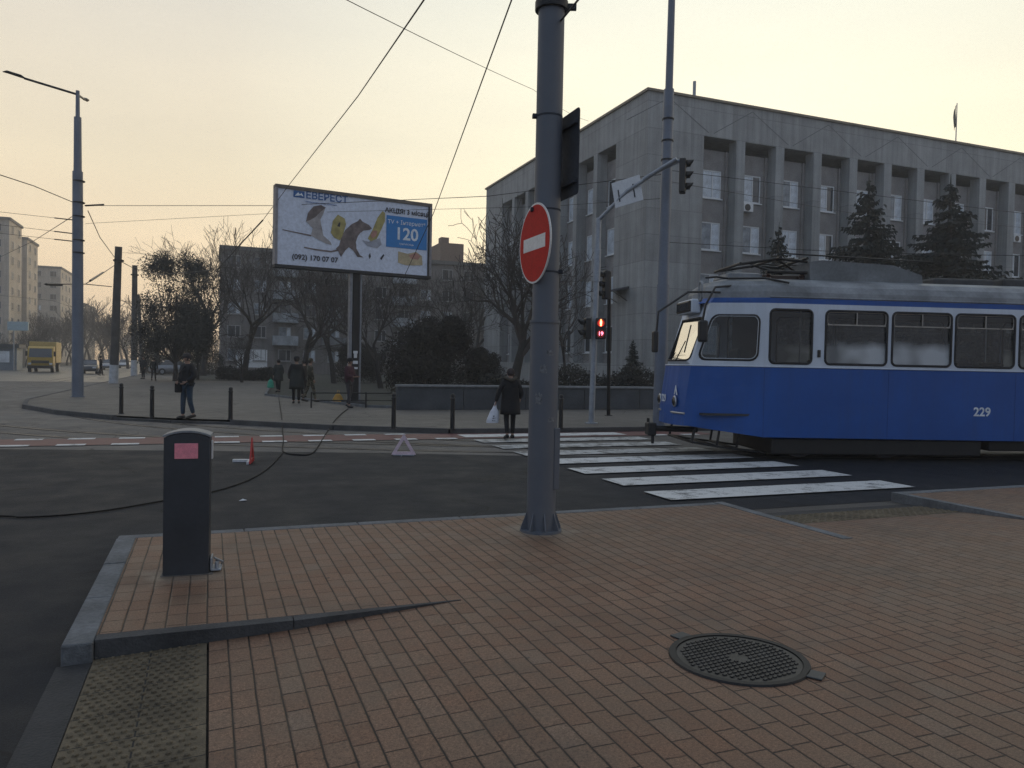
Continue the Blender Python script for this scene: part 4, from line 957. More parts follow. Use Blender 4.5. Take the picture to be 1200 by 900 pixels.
# tall mast before the office corner
MS = thing('mast', 'tall thin blue grey steel mast beside the tram nose', 'mast', G(772, 500))
q = MB(); tp = P(789, -60, 21.25)-MS.location; md_ = tp*((P(786, 105, 21.25)-MS.location).z/tp.z)
q.tube([Vector((0, 0, 0)), tp*.3], [.175, .17], 16); q.tube([tp*.3, md_], [.15, .14], 16); q.tube([md_, tp], [.105, .09], 16); q.build('shaft', POLE_L, MS)
for f in (.56, .60, .645):
    q = MB(); q.lathe([(.165, 0), (.165, .04)], 16); q.xf(Matrix.Translation(tp*f)); q.build('clamp_band', BLACK_M, MS)
q = MB(); q.lathe([(.25, 0), (.25, .03)], 16); q.build('base_flange', POLE_L, MS)

# traffic light with curved arm
TLb = G(693, 496)
TL = thing('traffic_light_pole', 'pale steel traffic light pole with a long arm reaching over the road', 'pole', TLb)
top = P(701.5, 258, 22.0)-TLb; mid1 = P(735, 224, 21.4)-TLb; mid2 = P(770, 201, 20.9)-TLb; endp = P(797, 188, 20.5)-TLb
q = MB(); q.tube([(0, 0, 0), top*.70], [.085, .08], 14); q.tube([top*.70, top*.86], [.105, .105], 14); q.tube([top*.86, top*1.01], [.085, .08], 14); q.build('shaft', GALV, TL)
q = MB(); q.tube([top, mid1, mid2, endp], [.055, .052, .05, .045], 10); q.build('arm', GALV, TL)
q = MB(); q.lathe([(.19, 0), (.19, .025)], 16); q.build('base_flange', GALV, TL)
q = MB(); q.tube([mid1.lerp(mid2, .55)+Vector((.0, -.04, .02)), endp+Vector((-.1, -.04, .03))], [.062, .055], 8); q.build('arm_sleeve', GALV, TL)
LENS_D = mat('lens_dark', (.02, .018, .016), .15, spec=.6); LENS_R = mat('lens_red', (.30, .01, .01), .2, emit=(1, .10, .04, 4.0)); LENS_W = mat('lens_digits', (.3, .02, .05), .2, emit=(1, .12, .22, 2.2))
def signal(name, label, loc, rz, n, lit=(), r=.10, sub=None, mk=None):
    o = thing(name, label, 'traffic light', loc, rz); h = n*.30; w_ = .15
    q = MB(); q.bbox(-w_, w_, -.05, .12, -h/2, h/2, .03); q.build('housing', BLACK, o)
    for i in range(n):
        zc = h/2-.15-i*.30
        q = MB(); q.lathe([(r, 0), (r, .012), (r*.6, .022)], 20); q.xf(Matrix.Translation((0, -.052, zc)) @ Matrix.Rotation(rad(90), 4, 'X'))
        q.build('lens', LENS_R if (i in lit and i == 0) else LENS_D, o)
        q = MB(); m_ = 14; vs = []
        for k in range(m_+1):
            a = rad(-20+220*k/m_)
            vs += [((r+.012)*math.cos(a), -.05, zc+(r+.012)*math.sin(a)), ((r+.012)*math.cos(a), -.05-.20*(.55+.45*math.sin(max(0, a))), zc+(r+.012)*math.sin(a))]
        q.add(vs, [(2*k, 2*k+1, 2*k+3, 2*k+2) for k in range(m_)], 0, True); v_ = q.build('visor', BLACK, o)
        s_ = v_.modifiers.new('thick', 'SOLIDIFY'); s_.thickness = .006
    return o
a = endp+TLb; signal('traffic_light', 'black three lamp signal hanging at the end of the long arm', a+Vector((.10, -.05, -.42)), rad(75), 3)
pl = P(687, 385, 21.9); signal('pedestrian_light', 'unlit black pedestrian signal on the pole, turned away over the road', pl, rad(-80), 2)
pr_ = P(704, 385, 21.85); ped = signal('pedestrian_light', 'pedestrian signal glowing red with its countdown on the pale pole', pr_, rad(-4), 2, lit=(0, 1))
for ch in list(ped.children):
    if ch.name.startswith('lens') and ch.data.materials[0] == LENS_R: bpy.data.objects.remove(ch)
q = MB(); q.ell((0, -.075, .235), (.018, .006, .02), 10); q.bbox(-.028, .028, -.08, -.07, .12, .21, .008); q.bbox(-.022, -.004, -.08, -.07, .07, .13, .003); q.bbox(.004, .022, -.08, -.07, .07, .13, .003)
q.build('red_man', mat('lens_red_man', (.3, .02, .01), .3, emit=(1, .22, .08, 9.0)), ped)
q = MB(); q.lathe([(.10, 0), (.10, .012)], 20); q.xf(Matrix.Translation((0, -.054, .15)) @ Matrix.Rotation(rad(90), 4, 'X')); q.build('red_lens', mat('lens_glow', (.3, .01, .01), .2, emit=(1, .05, .03, .35)), ped)
q = MB(); q.lathe([(.10, 0), (.10, .012)], 20); q.xf(Matrix.Translation((0, -.054, -.15)) @ Matrix.Rotation(rad(90), 4, 'X')); q.build('red_lens', MATS['lens_glow'], ped)
text_mesh('19', .15, mat('digit_red', (.3, .02, .05), .3, emit=(1, .2, .3, 3)), 'countdown', .004, .002, parent=ped, M=basis((0, -.075, -.15), (1, 0, 0), (0, 0, 1), (0, -1, 0)))
# white plate on the arm
pc = P(734, 224, 21.35)
WP = thing('direction_sign', 'white square plate mounted behind the traffic light arm', 'sign', pc); e1 = Vector((.77, -.46, .17)).normalized(); n1 = Vector((e1.y, -e1.x, 0)).normalized()
WP.matrix_world = basis(pc, e1, n1.cross(e1).normalized(), n1)
q = MB(); q.bbox(-.42, .42, -.36, .36, -.075, -.06, .01); q.build('plate', SIGN_WHITE, WP)
q = MB(); q.bbox(-.27, -.235, -.22, .12, -.06, -.045, .004); q.bbox(.18, .215, -.22, .16, -.06, -.045, .004); q.build('bracket', SIGN_BACK, WP)
# second dark signal pole further back
S2 = thing('signal_pole', 'thin dark pole behind the pedestrian lights', 'pole', G(713, 487))
q = MB(); q.tube([(0, 0, 0), P(714, 318, 24.5)-S2.location], .06, 10); q.build('shaft', BLACK_M, S2)
q = MB(); q.lathe([(.13, 0), (.13, .02)], 12); q.build('base_flange', BLACK_M, S2)
signal('traffic_light', 'dark three lamp signal on the thin pole, lamps facing the plaza', P(709, 334, 24.3), rad(-75), 3)
AW = thing('entrance_canopy', 'small dark canopy on the flank of the office building', 'canopy', w2(0, 0)); AW.location = BW.location; AW.rotation_euler = (0, 0, TH)
q = MB(); q.add([(-.02, 1.9, 7.05), (-1.3, 1.9, 6.75), (-1.3, 3.8, 6.75), (-.02, 3.8, 7.05), (-.02, 1.9, 7.2), (-1.3, 1.9, 6.82), (-1.3, 3.8, 6.82), (-.02, 3.8, 7.2)], [(3, 2, 1, 0), (4, 5, 6, 7), (0, 1, 5, 4), (1, 2, 6, 5), (2, 3, 7, 6)]); q.build('roof_sheet', SIGN_BACK, AW)
for y_ in (2.1, 3.6): q = MB(); q.tube([(-.02, y_, 6.2), (-1.1, y_, 6.78)], .03, 6); q.build('strut', BLACK_M, AW)

# billboard
pL, pR = P(321.5, 265, 28.0), P(504.5, 282, 31.0)
cen = (pL+pR)/2; exb = Vector((pR.x-pL.x, pR.y-pL.y, 0)); WB = exb.length; exb.normalize(); nb = Vector((exb.y, -exb.x, 0))
cz = (P(413, 230, 29.5).z+P(413, 319.5, 29.5).z)/2; HB = P(413, 230, 29.5).z-P(413, 319.5, 29.5).z
BBb = Vector((cen.x, cen.y, 0)); BB = thing('billboard', 'large white advertising billboard with rats and cheese on a steel column', 'billboard', BBb)
BB.rotation_euler = (0, 0, math.atan2(exb.y, exb.x))
# local: x along the panel, -y towards the road, z up
w, h = WB/2, HB/2; z0 = cz
q = MB(); q.box(-w+.06, w-.06, -.09, .22, z0-h+.06, z0+h-.06); q.build('poster', mat('poster_white', (.62, .68, .80), .6, var=.04, scale=1), BB)
q = MB(); q.box(-w, w, -.13, .26, z0+h-.07, z0+h+.06); q.build('top_trim', mat('trim_top', (.14, .12, .10), .6, .2), BB)
q = MB(); q.box(-w, w, -.13, .26, z0-h-.03, z0-h+.08); q.build('bottom_trim', mat('trim_dark', (.02, .02, .022), .6), BB)
q = MB(); q.box(-w, -w+.09, -.135, .26, z0-h+.08, z0+h-.07); q.build('side_trim', mat('trim_side', (.25, .24, .25), .6), BB)
q = MB(); q.box(w-.16, w-.10, -.125, -.09, z0-h+.08, z0+h-.07, 1); q.box(w-.09, w, -.135, .26, z0-h+.08, z0+h-.07, 0); q.build('side_trim', [MATS['trim_side'], MATS['trim_dark']], BB)
q = MB()
for i in range(5): q.tube([(-w+.6+i*1.3, .26, z0-h+.2), (-w+.6+i*1.3, .26, z0+h-.2)], .05, 6)
q.tube([(-w+.2, .33, z0-.6), (w-.2, .33, z0-.6)], .07, 6); q.tube([(-w+.2, .33, z0+.7), (w-.2, .33, z0+.7)], .07, 6); q.build('back_frame', BLACK_M, BB)
xc = (P(416, 400, 29.5)-BBb).dot(exb)
q = MB(); q.box(xc-.09, xc+.15, -.02, .40, 0, z0+.9); q.build('column', BLACK_M, BB)
q = MB(); q.box(xc-.23, xc-.12, .0, .2, 0, z0-h); q.box(xc+.18, xc+.25, .0, .2, 0, z0-h); q.build('column_edge', mat('column_light', (.22, .23, .25), .5, .2), BB)
q = MB(); q.box(xc-.4, xc+.42, -.25, .6, 0, .12); q.build('column_foot', KERB_D, BB)
q = MB()
for i, (dz, ww_, hh) in enumerate(((1.55, .2, .12), (1.78, .12, .18), (1.95, .18, .1), (1.35, .2, .08))): q.box(xc+.02-ww_/2, xc+.02+ww_/2, -.028, -.022, dz, dz+hh)
q.build('sticker', SIGN_WHITE, BB)
PY = -.094
def flat(name, poly, m, lay=1):
    q = MB(); y0 = PY-.006*lay; n = len(poly); vs = [(a, y0, z0+b) for a, b in poly]+[(a, y0-.004, z0+b) for a, b in poly]
    q.add(vs, [list(reversed(range(n))), list(range(n, 2*n))]+[(i, (i+1) % n, n+(i+1) % n, n+i) for i in range(n)]); return q.build(name, m, BB)
def btext(s, x, z, size, m, name='lettering', bold=0, align='CENTER', lay=2):
    return text_mesh(s, size, m, name, bold, .002, align, BB, basis((x, PY-.006*lay-.003, z0+z), (1, 0, 0), (0, 0, 1), (0, -1, 0)))
INK_B = mat('ink_blue', (.015, .10, .30), .5, var=.05); INK_C = mat('ink_cyan', (.02, .20, .52), .5, var=.04); INK_K = mat('ink_black', (.025, .025, .035), .5); INK_W = mat('ink_white', (.72, .76, .80), .5)
FUR = mat('ink_fur', (.16, .13, .125), .7, var=.4, scale=6); FUR2 = mat('ink_fur_pale', (.34, .32, .32), .7, var=.3, scale=5); CHEESE = mat('ink_cheese', (.36, .31, .12), .7, var=.3, scale=4); CHEESE2 = mat('ink_cheese_pale', (.46, .38, .24), .7, var=.2, scale=4); PINK = mat('ink_pink', (.42, .22, .18), .7); SHADOW = mat('ink_grey', (.34, .36, .42), .7)
def rectp(a, b, c_, d): return [(a, c_), (b, c_), (b, d), (a, d)]
flat('logo_mark', rectp(-2.42, -2.02, 1.12, 1.36), INK_B); btext('ЕВЕРЕСТ', -1.98, 1.235, .36, INK_B, bold=.006, align='LEFT'); btext('телекомунікаційна компанія', -1.98, 1.0, .085, INK_B, align='LEFT')
q = flat('logo_peak', [(-2.38, 1.16), (-2.25, 1.31), (-2.19, 1.23), (-2.13, 1.30), (-2.05, 1.16), (-2.15, 1.21), (-2.25, 1.18)], INK_W, 2)
btext('(092) 170 07 07', -2.45, -1.06, .265, INK_K, bold=.006, align='LEFT')
flat('offer_panel', rectp(1.16, 2.86, -.36, .86), INK_C); btext('АКЦІЯ! 3 місяці', 2.0, 1.05, .245, INK_K, bold=.006); btext('TV + Інтернет*', 2.0, .62, .225, INK_W); btext('120', 2.0, .17, .66, INK_W, bold=.014); btext('грн/місяць', 2.0, -.2, .12, INK_W)
# printed animals and cheese
flat('printed_rat', [(-.82, -.62), (-.70, -.50), (-.62, -.20), (-.48, .10), (-.22, .36), (.02, .50), (.10, .60), (.20, .50), (.46, .40), (.58, .28), (.50, .22), (.24, .16), (.12, .06), (.02, -.08), (-.05, -.3), (-.02, -.55), (.12, -.78), (.26, -.86), (.02, -.86), (-.16, -.62), (-.32, -.52), (-.46, -.66), (-.62, -.92), (-.72, -.72)], FUR)
flat('printed_tail', [(-.70, -.62), (-1.0, -.72), (-1.6, -.70), (-2.0, -.66), (-2.02, -.70), (-1.6, -.755), (-1.0, -.78), (-.72, -.70)], FUR)
flat('printed_mouse', [(-1.95, .28), (-1.88, .60), (-1.68, .86), (-1.40, .94), (-1.24, .86), (-1.30, .66), (-1.42, .40), (-1.36, .10), (-1.30, -.18), (-1.02, -.40), (-.98, -.50), (-1.2, -.46), (-1.46, -.36), (-1.76, -.22), (-1.70, .05)], FUR2)
flat('printed_mouse_back', [(-1.95, .28), (-1.88, .60), (-1.68, .86), (-1.40, .94), (-1.22, .86), (-1.40, .70), (-1.60, .48), (-1.80, .34)], FUR, 2)
flat('printed_tail', [(-1.75, -.20), (-2.2, -.16), (-2.8, -.10), (-2.8, -.13), (-2.2, -.20), (-1.75, -.26)], FUR)
flat('printed_cheese', [(-1.02, -.05), (-.95, .40), (-.76, .66), (-.50, .54), (-.44, .34), (-.56, -.10), (-.66, -.30), (-.88, -.22)], CHEESE); flat('cheese_hole', [(-.78, .22), (-.72, .36), (-.66, .38), (-.68, .2)], INK_K, 2)
flat('printed_cheese', [(.42, -.12), (.60, .22), (.80, .72), (1.00, 1.0), (1.10, .92), (1.10, .62), (.94, .25), (.78, -.1), (.56, -.24)], CHEESE); flat('cheese_patch', [(.52, .0), (.62, .2), (.80, .22), (.76, .02), (.62, -.1)], PINK, 2)
flat('printed_shadow', [(.20, -.20), (.46, -.24), (.90, -.06), (.98, -.30), (.8, -.46), (.4, -.40)], SHADOW)
flat('printed_cheese', [(1.66, -.94), (1.66, -.50), (2.05, -.56), (2.42, -.46), (2.66, -.60), (2.70, -.96), (2.3, -1.0), (2.0, -1.02)], CHEESE2); flat('cheese_patch', [(2.1, -.62), (2.4, -.50), (2.6, -.62), (2.5, -.76), (2.2, -.74)], PINK, 2)
flat('printed_mark', [(.46, -.78), (.52, -.66), (.56, -.8), (.5, -.9)], INK_K); flat('printed_mark', [(.92, -.84), (1.06, -.66), (1.1, -.7), (.98, -.9)], INK_K)

# warning triangles on the road
def tri_frame(o, L, w_, d, m, name):
    q = MB(); hh = L*.866; out_ = [(-L/2, 0), (L/2, 0), (0, hh)]; k = w_*1.732; inn = [(-L/2+k, w_), (L/2-k, w_), (0, hh-2*w_)]
    for y_, rev in ((-d, False), (d, True)): pass
    vs = [(a, y, b) for y in (-d, d) for a, b in out_+inn]
    fs = []
    for i in range(3):
        j = (i+1) % 3
        fs += [(i, j, 3+j, 3+i), (6+i, 9+i, 9+j, 6+j), (i, 6+i, 6+j, j), (3+i, 3+j, 9+j, 9+i)]
    q.add(vs, fs); return q.build(name, m, o)
b = G(473, 534, ROAD)
WT = thing('warning_triangle', 'pale warning triangle standing upright on the dark road', 'warning triangle', (b.x, b.y, ROAD+.02), rad(8))
tri_frame(WT, .46, .058, .010, mat('triangle_pale', (.66, .52, .58), .4, var=.15, scale=15), 'reflector_frame')
q = MB(); q.bbox(-.20, .20, -.035, .035, -.015, 0, .004); q.tube([(-.02, -.02, 0), (-.05, -.16, -.015)], .008, 6); q.tube([(-.02, .02, 0), (-.05, .16, -.015)], .008, 6); q.build('stand', GALV, WT)
b = G(295, 543, ROAD)
W2_ = thing('warning_triangle', 'red warning triangle seen edge on near the fallen cable', 'warning triangle', (b.x, b.y, ROAD+.02), rad(101))
tri_frame(W2_, .48, .062, .012, mat('triangle_red', (.42, .030, .025), .4, var=.1), 'reflector_frame')
q = MB(); q.bbox(-.20, .20, .02, .06, -.015, .03, .004); q.bbox(.12, .20, .0, .33, -.015, .03, .004); q.build('stand', SIGN_WHITE, W2_)
lit = thing('litter', 'tiny white scrap of litter on the dark road', 'litter', G(280, 588, ROAD)); q = MB(); q.add([(0, 0, .012), (.07, .01, .02), (.08, .06, .012), (.03, .05, .03)], [(0, 1, 2), (0, 2, 3)]); q.build('scrap', SIGN_WHITE, lit).modifiers.new('t', 'SOLIDIFY').thickness = .003

# wires
def wire(label, pts, r=.012, sag=0.0, name='overhead_wire', knots=()):
    pts = [Vector(p) for p in pts]
    def outside(p):
        d = p-Vector((0, 0, EYE)); k_ = d.dot(FW); return abs(d.dot(RT)/k_) > .666 or abs(d.dot(UP)/k_) > .5
    if outside(pts[0]): pts[0] = pts[0]+(pts[0]-pts[1]).normalized()*14         # the run goes on to poles out of the picture
    if outside(pts[-1]): pts[-1] = pts[-1]+(pts[-1]-pts[-2]).normalized()*14
    ps = []
    for a, b in zip(pts[:-1], pts[1:]):
        for i in range(10):
            t = i/10; p = Vector(a).lerp(Vector(b), t); p.z -= sag*4*t*(1-t); ps.append(p)
    ps.append(Vector(pts[-1])); q = MB(); q.tube(ps, r, 5); o = q.build(name, WIRE); tag(o, label, 'wire')
    for a, b, rr_ in knots:
        d = MB(); d.tube([ps[0].lerp(ps[-1], a), ps[0].lerp(ps[-1], b)], rr_, 6); d.build('insulator', BLACK, o)
    return o
wire('dark contact wire running from overhead down to the apartment roof corner', [P(505, -12, 9), P(420, 112, 17), P(340, 215, 26), P(308, 258, 31)], .011)
wire('thick dark end of the contact wire sagging before the apartment roof corner', [P(308, 258, 31), P(281, 287, 38), P(255, 316, 44)], .030)
wire('wire crossing the billboard corner and rising beside the steel pole', [P(604, -12, 9), P(552, 130, 13), P(508, 250, 20), P(470, 332, 26.5)], .010)
wire('thin wire slanting over the billboard to the office building', [P(405, -10, 15), P(625, 105, 30), P(690, 142, 48)], .009, .15)
wire('long span wire from the lamp post across to the mast', [P(100, 241, 31), P(320, 241, 29), P(571, 230, 25), P(786, 203, 21.2)], .011, .0, knots=((.0, .045, .035),))
wire('lower thin span wire from the lamp post towards the mast', [P(100, 262, 31), P(320, 250, 30), P(640, 242, 25), P(784, 232, 21.2)], .007)
wire('slack dark wire from the lamp post out over the street', [P(-12, 201, 24), P(40, 218, 27), P(88, 238, 31)], .016)
wire('wire climbing from the towers side up to the lamp post', [P(-12, 307, 60), P(40, 282, 45), P(92, 249, 31)], .016)
wire('upper level stay wire on the street side of the lamp post', [P(-12, 247, 28), P(88, 258, 31)], .008, knots=((.95, 1, .022),))
wire('middle level stay wire on the street side of the lamp post', [P(-12, 262, 28), P(88, 274, 31)], .008, knots=((.95, 1, .022),))
wire('lowest stay wire on the street side of the lamp post', [P(-12, 272, 28), P(88, 283, 31)], .008, knots=((.95, 1, .022),))
wire('drooping cable from the lamp post to the leaning concrete pole', [P(103, 247, 31), P(117, 278, 38), P(136, 304, 47)], .018)
wire('dark cable from the lamp post to the concrete pole with insulators', [P(101, 332, 31), P(112, 326, 38), P(134, 311, 47)], .020, knots=((.1, .5, .05),))
wire('bracket wire reaching from the leaning pole across the street', [P(52, 333, 34), P(100, 333, 38), P(131, 336, 47)], .025, knots=((.02, .2, .06),))
wire('cable dipping between the concrete poles and the bare trees', [P(139, 305, 47), P(158, 315, 60), P(190, 322, 50), P(255, 316, 44)], .024)
wire('faint contact wire vanishing down the hazy street', [P(-12, 345, 50), P(60, 352, 62), P(150, 380, 150)], .012)
wire('contact wire above the tram front of the office building', [P(788, 200, 21.2), P(1000, 226, 23), P(1215, 252, 25)], .008)
wire('second wire below it before the office windows', [P(784, 284, 21.2), P(1000, 296, 20), P(1215, 300, 18)], .008)
wire('short wire from the mast ring to the office wall', [P(786, 213, 21.2), P(1000, 250, 30), P(1215, 268, 42)], .007)
wire('wire leaving the top bracket of the steel pole', [P(655, 27, 7.5), P(684, -8, 6.6)], .010)
# the fallen wire on the road
CAB = mat('cable_black', (.010, .010, .010), .7, spec=.2)
def cable(label, pts, r):
    P_ = [Vector(p) for p in pts]; ps = []
    for i in range(len(P_)-1):
        p0, p1, p2, p3 = P_[max(i-1, 0)], P_[i], P_[i+1], P_[min(i+2, len(P_)-1)]
        for k in range(8):
            t = k/8; ps.append(.5*((2*p1)+(-p0+p2)*t+(2*p0-5*p1+4*p2-p3)*t*t+(-p0+3*p1-3*p2+p3)*t*t*t))
    ps.append(P_[-1]); q = MB(); q.tube(ps, r, 6); return tag(q.build('fallen_cable', CAB), label, 'cable')
gz = lambda x, y, z=.018: G(x, y, ROAD+z)
cable('torn overhead cable snaking over the road past the barrier post', [gz(-40, 604)+Vector((-9, -1.5, 0)), gz(-40, 604)+Vector((-4, -.3, 0)), gz(-40, 604), gz(30, 606), gz(110, 600), gz(190, 587), gz(250, 576), gz(290, 563), gz(315, 548), gz(331, 531)], .010)
cable('looped end of the torn cable reaching from the plaza people to the road', [G(326, 461, .02), G(328, 475, .02), G(330, 488, .02), gz(331, 503, .03), gz(332, 516), gz(332, 529), gz(350, 533), gz(366, 531), gz(376, 518), gz(384, 505, .03), G(393, 492, .03), G(401, 484, .02), G(408, 479, .02)], .014)

# kiosk and sign at the far verge
KB = P(4, 432, 88); KI = thing('kiosk', 'small blue grey roadside kiosk under the pale towers', 'kiosk', (KB.x, KB.y, ROAD), TH)
q = MB(); q.box(-4, 1.3, 0, 3, 0, 2.6); q.build('wall', mat('kiosk_wall', (.16, .20, .24), .7, var=.2), KI)
q = MB(); q.box(-4.2, 1.6, -.4, 3.2, 2.6, 3.0); q.build('roof', mat('kiosk_roof', (.05, .06, .07), .7), KI)
q = MB(); q.box(-2.6, .6, -.06, -.005, .9, 2.2); q.build('shop_window', PANE_B, KI)
SG = P(21, 432, 86); so = thing('shop_sign', 'pale blue sign board on a post by the kiosk', 'sign', (SG.x, SG.y, ROAD), .1)
q = MB(); q.tube([(-.45, 0, 0), (-.45, 0, 4.9)], .07, 8); q.build('post', GALV, so)
q = MB(); q.bbox(-1.1, 1.1, -.1, .1, 4.5, 5.5, .03); q.build('board', mat('board_pale', (.36, .46, .50), .6, var=.1), so)

# ================================================================== VEHICLES IN THE STREET
def wheel(par, x, y, z, r, w_=.22):
    q = MB(); q.tube([(x, y-w_/2, z), (x, y+w_/2, z)], r, 20); t = q.build('wheel', RUBBER, par)
    q = MB(); q.tube([(x, y-w_/2-.006, z), (x, y+w_/2+.006, z)], r*.55, 14); q.build('rim', GALV, t)
tb = G(50, 436, ROAD)
TK = thing('truck', 'yellow box truck coming down the hazy street', 'truck', (tb.x, tb.y, ROAD), TH-rad(90)+rad(4))   # local -x... front faces +x
YEL = mat('truck_yellow', (.42, .27, .035), .5, var=.12); YEL2 = mat('truck_box_yellow', (.46, .34, .12), .6, var=.12)
q = MB()
prof = [(2.0, .55), (2.12, .9), (2.1, 1.55), (1.72, 2.55), (1.2, 2.75), (.1, 2.75), (.1, .55)]
k = len(prof); q.add([(a, y, b) for y in (-1.15, 1.15) for a, b in prof], [list(range(k)), list(reversed(range(k, 2*k)))]+[(i, k+i, k+(i+1) % k, (i+1) % k) for i in range(k)]); q.build('cab', YEL, TK)
q = MB(); q.add([(2.105, -1.05, 1.58), (2.105, 1.05, 1.58), (1.745, 1.0, 2.5), (1.745, -1.0, 2.5), (2.09, -1.05, 1.58), (2.09, 1.05, 1.58), (1.73, 1.0, 2.5), (1.73, -1.0, 2.5)], [(0, 1, 2, 3), (7, 6, 5, 4), (0, 4, 5, 1), (1, 5, 6, 2), (2, 6, 7, 3), (3, 7, 4, 0)]); q.build('windscreen', PANE_D, TK)
q = MB(); q.bbox(2.10, 2.16, -.8, .8, .95, 1.25, .02); q.build('grille', BLACK, TK)
q = MB(); q.bbox(1.9, 2.22, -1.16, 1.16, .42, .72, .05); q.build('bumper', BLACK_M, TK)
for s_ in (-1, 1):
    q = MB(); q.bbox(2.12, 2.17, s_*.95-.14, s_*.95+.14, .8, 1.0, .02); q.build('headlight', SIGN_WHITE, TK)
    q = MB(); q.bbox(1.7, 1.82, s_*1.28-.1, s_*1.28+.1, 1.7, 2.2, .02); q.tube([(1.76, s_*1.15, 2.2), (1.76, s_*1.3, 2.2)], .02, 6); q.build('mirror', BLACK, TK)
q = MB(); q.bbox(-5.4, -.05, -1.25, 1.25, 1.0, 3.25, .04); q.build('cargo_box', YEL2, TK)
q = MB(); q.box(-5.4, .1, -.5, .5, .6, 1.0); q.build('chassis', BLACK_M, TK)
for x_ in (1.2, -3.9):
    for s_ in (-1, 1): wheel(TK, x_, s_*1.02, .48, .48, .3)
def car(label, loc, rz, col, name):
    o = thing('car', label, 'car', loc, rz, 'cars in the hazy street'); m_ = mat('paint_'+name, col, .3, .2, var=.05, coat=.5)
    st = [(-2.1, .35, .62, .78), (-2.0, .30, .86, .80), (-1.3, .26, .95, .84), (-.2, .25, .97, .86), (.9, .26, .93, .85), (1.9, .30, .78, .80), (2.1, .36, .6, .74)]
    q = MB(); vs = []
    for x_, zb, zt, hw in st: vs += [(x_, -hw*.95, zb), (x_, -hw, (zb+zt)/2), (x_, -hw*.93, zt), (x_, hw*.93, zt), (x_, hw, (zb+zt)/2), (x_, hw*.95, zb)]
    q.add(vs, [(i*6+j, (i+1)*6+j, (i+1)*6+(j+1) % 6, i*6+(j+1) % 6) for i in range(6) for j in range(6)]+[list(range(6)), list(reversed(range(36, 42)))], 0, True); q.build('body', m_, o)
    q = MB(); cs = [(-1.55, .94, .74), (-.95, 1.38, .60), (.25, 1.42, .60), (1.0, .94, .72)]; vs = []
    for x_, z_, hw in cs: vs += [(x_, -hw, z_), (x_, hw, z_)]
    vs += [(x_, s_*.74, .93) for x_, z_, hw in (cs[1], cs[2]) for s_ in (-1, 1)]
    q.add(vs, [(0, 2, 3, 1), (2, 4, 5, 3), (4, 6, 7, 5), (0, 8, 2), (8, 10, 4, 2), (10, 6, 4), (1, 3, 9), (9, 3, 5, 11), (11, 5, 7)]); q.build('cabin_glass', PANE_D, o)
    q = MB(); q.bbox(-.95, .28, -.60, .60, 1.395, 1.445, .02); q.build('roof', m_, o)
    for s_ in (-1, 1):
        q = MB(); q.bbox(2.02, 2.11, s_*.6-.16, s_*.6+.16, .58, .72, .03); q.build('headlight', SIGN_WHITE, o)
        for x_ in (-1.3, 1.3): wheel(o, x_, s_*.74, .32, .32)
    q = MB(); q.bbox(2.05, 2.16, -.75, .75, .34, .5, .03); q.build('bumper', BLACK, o)
    return o
c_ = G(106, 438, ROAD); car('dark car driving towards us in the street behind the lamp post', c_, TH-rad(90), (.02, .022, .026), 'dark')
c_ = P(146, 430, 125); car('white car farther up the street behind the leaning pole', (c_.x, c_.y, ROAD), TH-rad(90), (.5, .52, .54), 'white')
c_ = P(128, 431, 105); car('silver car between the dark car and the white car', (c_.x, c_.y, ROAD), TH-rad(90), (.3, .31, .33), 'silver')
c_ = P(203, 434, 76); car('pale van like car parked below the dark leafy tree', (c_.x, c_.y, 0), TH+rad(20), (.25, .27, .30), 'pale')

# ================================================================== TRAM
TRo = Vector((3.22, 15.70, ROAD+.012)); ta = rad(5)
TM = thing('tram', 'blue and white articulated tram with closed windows entering the crossing', 'tram', TRo, ta)
T_BLUE = grimy('tram_blue', (.004, .078, .33), .42, (.04, .07, .15), .55); T_WHITE = grimy('tram_white', (.60, .66, .74), .42, (.34, .36, .38), .45)
T_ROOF = mat('tram_roof', (.20, .215, .23), .55, var=.45, scale=2.0, var2=.1); T_BOX = mat('tram_roof_box', (.16, .175, .185), .6, var=.25, scale=2); CHROME = mat('chrome_trim', (.45, .47, .49), .3, .8, var=.1)
GLASS = glass_material('tram_glass', (.50, .53, .54), .3); GLASS_F = glass_material('tram_windscreen', (.55, .58, .58), 1.2); GLASS_M = glass_material('tram_glass_pale_low', (.42, .45, .46), .3, .9)
L = 13.4
def lvl(z):
    """nose plan at height z: x of the front face"""
    pts = [(.40, -.04), (.62, -.11), (1.0, -.10), (1.80, .01), (2.80, .36), (3.02, .36), (3.12, .44)]
    for (a, xa), (b_, xb) in zip(pts[:-1], pts[1:]):
        if z <= b_: t = (z-a)/(b_-a); return xa+(xb-xa)*t
    return pts[-1][1]
def plan(z, s_):
    x0 = lvl(z); return [(x0, 0), (x0+.05, s_*.50), (x0+.17, s_*.80), (1.52, s_*1.10), (L, s_*1.10)]
def botz(x): return .62 if x < .3 else .62-(x-.3)/1.5*.22 if x < 1.8 else .40
body = MB(); band = MB(); fram = MB()
zs = [.40, .62, 1.0, 1.40, 1.80]
for s_ in (-1, 1):
    for a, b_ in zip(zs[:-1], zs[1:]):
        A, B = plan(a, s_), plan(b_, s_)
        for i in range(4):
            za = lambda p: max(a, botz(p[0])) if a < .62 else a
            vs = [(*A[i], za(A[i])), (*A[i+1], za(A[i+1])), (*B[i+1], b_), (*B[i], b_)]
            body.add(vs, [(0, 1, 2, 3) if s_ < 0 else (3, 2, 1, 0)])
body.add([(L, -1.1, .4), (L, 1.1, .4), (L, 1.1, 3.12), (L, -1.1, 3.12)], [(0, 1, 2, 3)])
